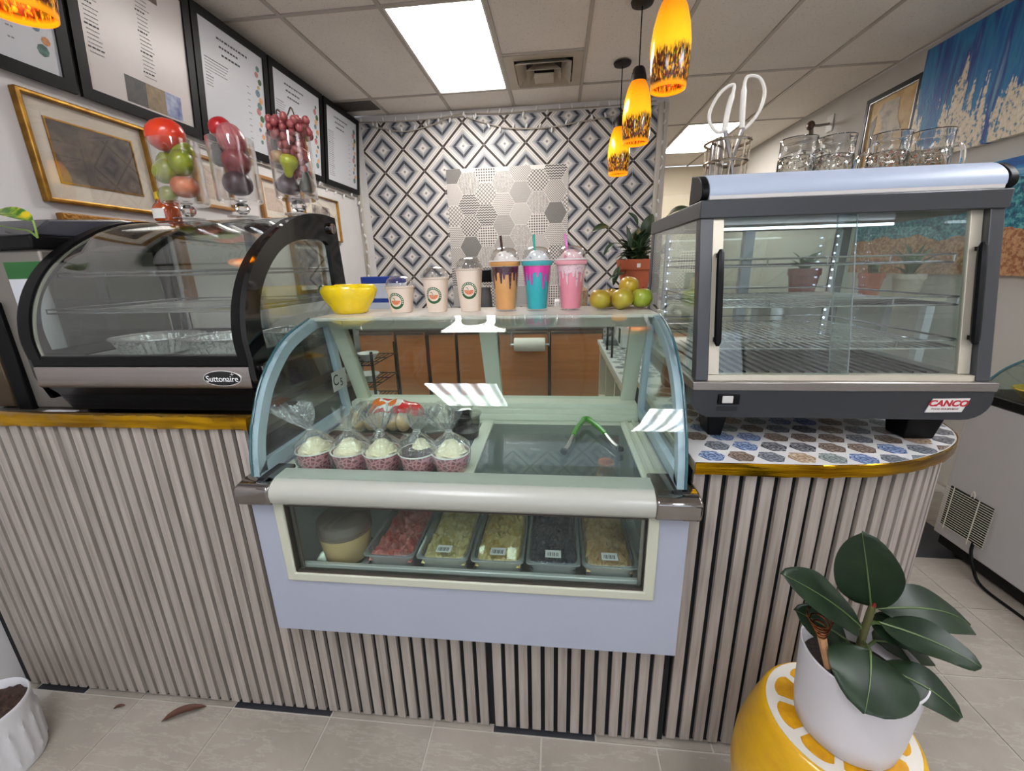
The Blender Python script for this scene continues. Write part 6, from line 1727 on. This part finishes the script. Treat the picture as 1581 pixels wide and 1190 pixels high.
def shore():
    m, nt, ns, ln, b = nodes('teal_shore_paint')
    v = coords(nt, 'World'); sp = ns.new('ShaderNodeSeparateXYZ'); ln.new(v, sp.inputs[0])
    st = noise(nt, coords(nt, 'World', (1, 3, 14), (R(-8), 0, 0)), 1.2, 4)
    sky = ramp(nt, st, [(.35, lin((16, 86, 160))), (.5, lin((30, 130, 190))), (.62, lin((150, 190, 210)))])
    dots = noise(nt, coords(nt, 'World', (1, 50, 60)), 1.0, 2)
    sea = ramp(nt, dots, [(.35, lin((10, 70, 100))), (.5, lin((24, 120, 140))), (.66, lin((96, 172, 176)))])
    sand = ramp(nt, dots, [(.4, lin((150, 92, 60))), (.6, lin((196, 150, 110)))])
    wob = val(nt, 'MULTIPLY_ADD', noise(nt, coords(nt, 'World', (1, 4, 1)), 1.0, 3), .16, 0)
    z = val(nt, 'ADD', sp.outputs[2], wob)
    c = mixc(nt, val(nt, 'GREATER_THAN', z, 1.66), sand, sea)
    c = mixc(nt, val(nt, 'GREATER_THAN', z, 1.93), c, sky)
    ln.new(c, b.inputs['Base Color']); b.inputs['Roughness'].default_value = .45
    bump(nt, b, dots, .4, .004)
    return m
canvas('wide teal seashore canvas painting below the blue one', 1.85, 4.02, 1.335, 1.965, shore())
t = thing('framed_jug_picture', 'black framed sepia picture of a jug above the glass mugs', 'picture', (XR-.001, 3.9, 2.15))
y0, y1, z0, z1 = 3.635, 4.19, 2.13, 2.685
MB().ringprism([(y0, z0), (y1, z0), (y1, z1), (y0, z1)], [(y0+.035, z0+.035), (y1-.035, z0+.035), (y1-.035, z1-.035), (y0+.035, z1-.035)], XR-.03, XR-.001, 'yz').build('frame', m_frame, t, 0, bevel=.004)
MB().ringprism([(y0+.034, z0+.034), (y1-.034, z0+.034), (y1-.034, z1-.034), (y0+.034, z1-.034)], [(y0+.042, z0+.042), (y1-.042, z0+.042), (y1-.042, z1-.042), (y0+.042, z1-.042)], XR-.026, XR-.001, 'yz').build('silver_fillet', m_alu, t, 0)
MB().box(XR-.012, XR-.001, y0+.03, y1-.03, z0+.03, z1-.03).build('artwork', art('sepia_ground', [(176, 132, 62), (206, 172, 108), (190, 150, 84), (150, 100, 48)], 5), t, 0)
jp = [(3.80, 2.22), (4.0, 2.22), (4.02, 2.36), (3.98, 2.44), (4.05, 2.56), (4.0, 2.61), (3.84, 2.60), (3.83, 2.46), (3.78, 2.38)]
MB().prism(jp, XR-.0135, XR-.0118, 'yz').build('jug_shape', art('sepia_jug', [(104, 92, 78), (178, 166, 146), (196, 184, 160)], 7), t, 0)
MB().prism([(4.02, 2.27), (4.10, 2.30), (4.12, 2.50), (4.06, 2.54), (4.06, 2.46), (4.08, 2.36), (4.02, 2.34)], XR-.0133, XR-.0118, 'yz').build('jug_handle', art('sepia_dark', [(74, 66, 60), (110, 98, 84)], 9), t, 0)
# little camera bracket on the wall
t = thing('wall_spotlight', 'small chrome wall spotlight on a white plate above the mugs', 'wall light', (XR-.001, 4.74, 2.62))
MB().box(XR-.012, XR-.001, 4.66, 4.76, 2.60, 2.74).build('wall_plate', M('plate_plastic', (206, 204, 200), .5), t, 0, bevel=.004)
MB().tube([(XR-.012, 4.71, 2.67), (XR-.10, 4.71, 2.66), (XR-.16, 4.70, 2.66)], .012, 8).build('arm', m_chrome, t)
MB().sphere((XR-.18, 4.70, 2.66), .042, 14, 10, .8, 1, 1).build('lamp_head', M('bronze_knob', (92, 74, 66), .3, .7), t, 80)
MB().tube([(XR-.17, 4.70, 2.63), (XR-.16, 4.69, 2.5), (XR-.17, 4.69, 2.40)], .02, 8).build('drop_tube', m_chrome, t)
# flyer pinned near the painting edge
for k, (yy, zz, lb, cc) in enumerate(((2.52, 1.39, 'white recipe flyer with fruit print at the painting edge', (222, 196, 168)), (2.30, 1.37, 'pale flyer leaning beside the recipe flyer', (220, 214, 196)))):
    t = thing('paper_flyer', lb, 'flyer', (XR-.04, yy, zz))
    MB().box(XR-.045, XR-.042, yy-.09, yy+.09, zz, zz+.20).build('flyer_sheet', M('flyer_%d' % k, cc, .6, col2=(200, 120, 80), vscale=12), t, 0)
# ------------------------------------------------------------------ lemon stool with the rubber plant
sx, sy = .637, .765
def stool():
    t = thing('lemon_stool', 'yellow ceramic garden stool painted like a cut lemon', 'stool', (sx, sy, 0))
    m_ly = M('lemon_stool_glaze', (226, 176, 8), .28, col2=(206, 152, 6), vscale=9, bmp=.3, bscale=120, coat=.3, stretch=(1, 1, 2.5))
    m_lw = M('stool_pith_white', (214, 208, 196), .4)
    m_seg = M('stool_segment', (216, 160, 14), .4, col2=(190, 132, 10), vscale=40, bmp=.2, bscale=90)
    prof = [(0, 0), (.120, 0), (.132, .012), (.160, .07), (.184, .15), (.193, .225), (.188, .30), (.172, .37), (.158, .415), (.151, .438), (.143, .4485), (0, .449)]
    MB().lathe(prof, 64, (sx, sy, 0)).build('stool_body', m_ly, t, 60)
    MB().lathe([(0, .449), (.140, .449), (.140, .4505), (0, .4505)], 64, (sx, sy, 0)).build('pith_disc', m_lw, t, 40)
    for k in range(9):
        a0, a1 = R(40*k+4), R(40*k+36)
        pts = []
        am = (a0+a1)/2
        for q in range(9):
            a = a0+(a1-a0)*q/8; r_ = .124-.010*abs((q-4)/4)**3; pts.append((sx+r_*math.cos(a), sy+r_*math.sin(a)))
        pts += [(sx+.036*math.cos(a1-.10), sy+.036*math.sin(a1-.10)), (sx+.024*math.cos(am), sy+.024*math.sin(am)), (sx+.036*math.cos(a0+.10), sy+.036*math.sin(a0+.10))]
        MB().prism(pts, .4503, .4512, 'xy').build('lemon_segment', m_seg, t, 0)
stool()
PX, PY, PZ = .639, .752, .4515
rp = thing('rubber_plant', 'dark green rubber plant in a white pot on the lemon stool', 'potted plant', (PX, PY, PZ))
m_pot = M('matte_white_pot', (206, 202, 204), .45, vary=.015, vscale=4)
MB().lathe([(0, 0), (.084, 0), (.092, .006), (.098, .05), (.105, .192), (.1055, .198), (.103, .200), (.100, .196), (.093, .06), (.06, .02), (0, .02)], 56, (PX, PY, PZ)).build('pot', m_pot, rp, 50)
m_soil = M('dark_soil', (44, 33, 27), .95, vary=.4, vscale=90, bmp=1.0, bscale=120, bdist=.006)
MB().lathe([(0, .150), (.05, .152), (.099, .145), (.096, .12), (0, .12)], 32, (PX, PY, PZ)).build('soil', m_soil, rp)
def rubber_leaf_mat():
    m, nt, ns, ln, b = nodes('rubber_leaf')
    f = noise(nt, coords(nt, 'Object', (1, 1, 1)), 14, 3)
    ln.new(ramp(nt, f, [(.3, lin((22, 36, 24))), (.7, lin((36, 54, 32)))]), b.inputs['Base Color'])
    b.inputs['Roughness'].default_value = .40; b.inputs['Specular IOR Level'].default_value = .28
    bump(nt, b, noise(nt, coords(nt, 'Object', (3, 3, 40)), 6, 2), .12, .002)
    return m
m_rl = rubber_leaf_mat(); m_rib = M('leaf_midrib', (92, 112, 66), .45)
MB().tube(smoothline([(PX, PY+.005, PZ+.14), (PX-.002, PY+.006, PZ+.22), (PX+.002, PY+.006, PZ+.32)], 4), [.009]*4+[.007]*4+[.006], 10).build('main_stem', M('stem_olive', (84, 82, 46), .6), rp)
MB().tube([(PX+.002, PY+.006, PZ+.31), (PX+.003, PY+.002, PZ+.345)], [.006, .0015], 8).build('bud_sheath', M('bud_red', (122, 34, 26), .4), rp)
def wide_leaf(base, tip, width, up, droop, fold):
    mb = MB(); base, tip = Vector(base), Vector(tip); ax = tip-base; L = ax.length; t_ = ax.normalized()
    up = Vector(up); up = (up-t_*up.dot(t_)).normalized(); sd_ = t_.cross(up); nl, nw = 16, 8; vs = []; fs = []; rib = []
    for s_ in (0, 1):
        for i in range(nl+1):
            u_ = i/nl; wd = width/2*max(.012, (math.sin(math.pi*u_**.92))**.55) if 0 < i < nl else width*.008
            c = base+ax*u_+up*(droop*L*math.sin(math.pi*u_*.9))
            if s_ == 0: rib.append(c+up*.0008)
            for j in range(nw+1):
                q = 2*j/nw-1
                vs.append(c+sd_*(wd*q)+up*(fold*wd*(abs(q)**1.6))+up*(.003*math.sin(u_*9+q*2)*abs(q))-up*.0014*s_)
    n1 = (nl+1)*(nw+1)
    for i in range(nl):
        for j in range(nw):
            a = i*(nw+1)+j; fs.append((a, a+1, a+nw+2, a+nw+1)); fs.append((n1+a, n1+a+nw+1, n1+a+nw+2, n1+a+1))
        for j in (0, nw):
            a = i*(nw+1)+j; fs.append((a, a+nw+1, n1+a+nw+1, n1+a))
    for j in range(nw):
        for i in (0, nl): a = i*(nw+1)+j; fs.append((a, a+1, n1+a+1, n1+a))
    lf = mb.add(vs, fs).build('leaf', m_rl, rp, 80)
    MB().tube(rib, [.0022-.0018*i/nl for i in range(nl+1)], 6).build('midrib', m_rib, lf)
    MB().tube([tuple(base), tuple(base*.55+Vector((PX, PY+.006, base.z-.012))*.45), (PX, PY+.006, max(PZ+.16, base.z-.02))], .0035, 6).build('leaf_stalk', M('stalk_leafgreen', (76, 92, 48), .5), rp)
cam = Vector((0, 0, 1.45))
def tocam(p, k=.35, z=1.0): d = (cam-Vector(p)).normalized(); return d*k+Vector((0, 0, z*(1-k)))
LV = [((.641, .760, .764), (.574, .740, .955), .108, (-.42, -.85, .2), .04, .10),
      ((.630, .760, .716), (.432, .720, .866), .095, (.10, -.45, .9), .05, .10),
      ((.652, .745, .742), (.762, .66, .735), .080, (.1, -.35, 1), .10, .12),
      ((.662, .772, .752), (.868, .800, .690), .100, (.0, -.3, 1), .16, .10),
      ((.622, .715, .700), (.548, .610, .668), .135, (-.15, -.45, .9), .12, .06),
      ((.655, .725, .655), (.762, .665, .607), .080, (.0, -.35, 1), .18, .08),
      ((.682, .780, .660), (.829, .820, .585), .085, (.0, -.3, 1), .12, .08),
      ((.628, .785, .655), (.500, .765, .742), .075, (.2, -.6, .7), .04, .08),
      ((.637, .715, .640), (.622, .655, .600), .050, (0, -.5, 1), .08, .05),
      ((.655, .775, .720), (.740, .730, .700), .075, (.0, -.4, 1), .10, .10)]
for a in LV: wide_leaf(*a)
# copper coil stake
t = thing('copper_stake', 'copper wire spiral on a wrapped stick in the rubber plant pot', 'plant stake', (.556, .715, PZ+.15))
MB().tube([(.562, .716, PZ+.145), (.553, .717, PZ+.20)], .0055, 8).build('dark_stick', M('stick_grey', (78, 70, 68), .6), t)
MB().tube([(.553, .717, PZ+.20), (.530, .718, PZ+.275)], [.0065, .0085], 8).build('wrapped_stick', M('bamboo_tan', (176, 130, 92), .5, vary=.2, vscale=60), t)
m_cop = M('copper_wire', (176, 104, 66), .25, 1.0)
co = []
for i in range(70):
    f_ = i/69; a = f_*2*math.pi*5; r_ = .006+.017*f_; co.append((.530-.014*f_+r_*math.cos(a), .718+r_*math.sin(a), PZ+.272+.055*f_+.010*math.sin(a)*f_))
MB().tube(co, .0013, 5).build('coil', m_cop, t)
# ------------------------------------------------------------------ fluted planter at the other corner
gx_, gy_ = -1.705, .747
t = thing('fluted_planter', 'white planter with leaf relief and bare soil by the slatted counter', 'planter', (gx_, gy_, 0))
vs = []; fs = []; na, nr = 120, 22; PH = .222
for j in range(nr+1):
    f_ = j/nr; z = PH*f_; r0 = .098+.0095*f_
    if j == 0: r0 -= .004
    for i in range(na):
        a = 2*math.pi*i/na; ph = (i/6.0) % 1.0
        wid = .42*math.sin(math.pi*(f_-.1)/.66)**.7 if .1 < f_ < .76 else 0
        rel = .0045*max(0, 1-abs(ph-.5)/wid) if wid > .02 else 0
        vs.append((gx_+(r0+rel)*math.cos(a), gy_+(r0+rel)*math.sin(a), z))
for j in range(nr):
    for i in range(na): i2 = (i+1) % na; fs.append((j*na+i, j*na+i2, (j+1)*na+i2, (j+1)*na+i))
fs.append(tuple(reversed(range(na))))
b0 = nr*na
for r_, z in ((.105, .2245), (.102, .222), (.098, .16)):
    o = len(vs)
    vs += [(gx_+r_*math.cos(2*math.pi*i/na), gy_+r_*math.sin(2*math.pi*i/na), z) for i in range(na)]
    for i in range(na): i2 = (i+1) % na; fs.append((b0+i, b0+i2, o+i2, o+i))
    b0 = o
MB().add(vs, fs).build('planter_wall', M('planter_white', (204, 203, 204), .4), t, 50)
rs = random.Random(5); vs = []; fs = []; nr, na = 12, 48
for j in range(nr+1):
    for i in range(na): a = 2*math.pi*i/na; r_ = .1000*max(.02, j/nr); vs.append((gx_+r_*math.cos(a), gy_+r_*math.sin(a), .198+rs.uniform(-.006, .008)+.010*(1-j/nr)))
for j in range(nr):
    for i in range(na): i2 = (i+1) % na; fs.append((j*na+i, j*na+i2, (j+1)*na+i2, (j+1)*na+i))
MB().add(vs, fs).build('soil', M('peat', (60, 42, 34), .95, vary=.45, vscale=70, bmp=1, bscale=90, bdist=.006), t, 0)['kind'] = 'stuff'
# dry leaves on the floor
m_dry = M('dry_leaf', (82, 50, 36), .7)
for lb, a, b, w_ in (('curled brown dry leaf on the floor tiles by the slats', (-1.32, .905, .004), (-1.205, .965, .006), .03), ('tiny dry leaf scrap near the fluted planter', (-1.53, .93, .003), (-1.50, .945, .004), .012)):
    t = thing('dry_leaf', lb, 'dry leaf', a); mb = MB(); leaf_mesh(mb, a, b, w_, (0, 0, 1), .10, .25, 8, 4, thick=.0008); mb.build('leaf_blade', m_dry, t, 80)

# ------------------------------------------------------------------ freezer by the wall
fz = thing('display_freezer', 'grey white chest freezer with vent grille and dark glass top', 'freezer', (2.24, 1.3, 0))
m_fz = M('freezer_grey', (176, 173, 174), .45, vary=.02, vscale=3)
FX = 1.95
MB().box(FX, 2.52, .55, 2.08, .085, .80).build('freezer_body', m_fz, fz, bevel=.006)
MB().box(FX-.006, 2.53, .54, 2.09, .80, .845).build('top_frame', m_black, fz, bevel=.006)
MB().box(FX+.02, 2.50, .58, 2.06, .03, .085).build('plinth', m_iron, fz, 0)
for x in (FX+.06, 2.46):
    for y in (.65, 1.25, 1.98): MB().lathe([(0, 0), (.022, 0), (.022, .03), (0, .03)], 12, (x, y, 0)).build('caster', m_iron, fz)
cv = smoothline([(FX+.01, .845), (FX+.10, .95), (FX+.28, 1.03), (FX+.45, 1.05)], 5)
MB().sheet(cv, .004, .56, 2.07, 'xz').build('curved_lid_glass', glass('freezer_glass', (220, 232, 228), refl=.08), fz, 60)
MB().tube([(a, 2.07, b) for a, b in cv], .006, 6).build('lid_edge', m_teal, fz)
# grille: dark sheet standing in for the shaded recess, plus wires
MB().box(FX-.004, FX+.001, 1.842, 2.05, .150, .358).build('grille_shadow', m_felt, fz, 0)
mw = M('white_wire', (210, 206, 192), .4)
for k in range(18): MB().tube([(FX-.012, 1.825, .160+k*.0115), (FX-.012, 2.062, .150+k*.0118)], .0018, 5).build('grille_wire', mw, fz)
for y in (1.895, 2.02): MB().tube([(FX-.015, y, .135), (FX-.015, y, .366)], .0022, 5).build('grille_brace', mw, fz)
MB().tube(smoothline([(FX-.013, 1.938, .36), (FX-.016, 1.935, .385), (FX-.018, 1.925, .395), (FX-.018, 1.918, .380), (FX-.014, 1.922, .362)], 4), .0022, 5).build('grille_hook', mw, fz)
MB().tube(smoothline([(FX-.006, 1.875, .165), (FX-.02, 1.86, .12), (FX-.03, 1.82, .06), (FX-.035, 1.76, .012), (FX-.03, 1.6, .007), (FX-.025, 1.3, .007), (FX-.02, 1.0, .007)], 6), .0065, 8).build('power_cord', m_black, fz)
t = thing('yellow_dish', 'yellow dish inside the freezer corner', 'dish', (FX+.12, 1.95, .8455))
MB().lathe([(0, 0), (.05, 0), (.085, .04), (.082, .045), (.048, .006), (0, .006)], 24, (FX+.12, 1.93, .8455)).build('dish_wall', M('dish_yellow', (226, 170, 30), .35), t)
# crumpled black bag wedged in the gap beside the case
t = thing('black_liner', 'crumpled black plastic stuffed between case and rounded counter', 'bag', (.338, 1.06, .918))
t.location = (.331, 1.06, .917)
mb = MB(); rs = random.Random(6)
mb.sphere((.331, 1.06, .955), .04, 18, 12, .28, 1.2, .95)
mb.v = [(a+rs.uniform(-.002, .002), b+rs.uniform(-.006, .006), c+rs.uniform(-.006, .006)) for a, b, c in mb.v]
mb.build('bag_body', m_black_gl, t, 20)
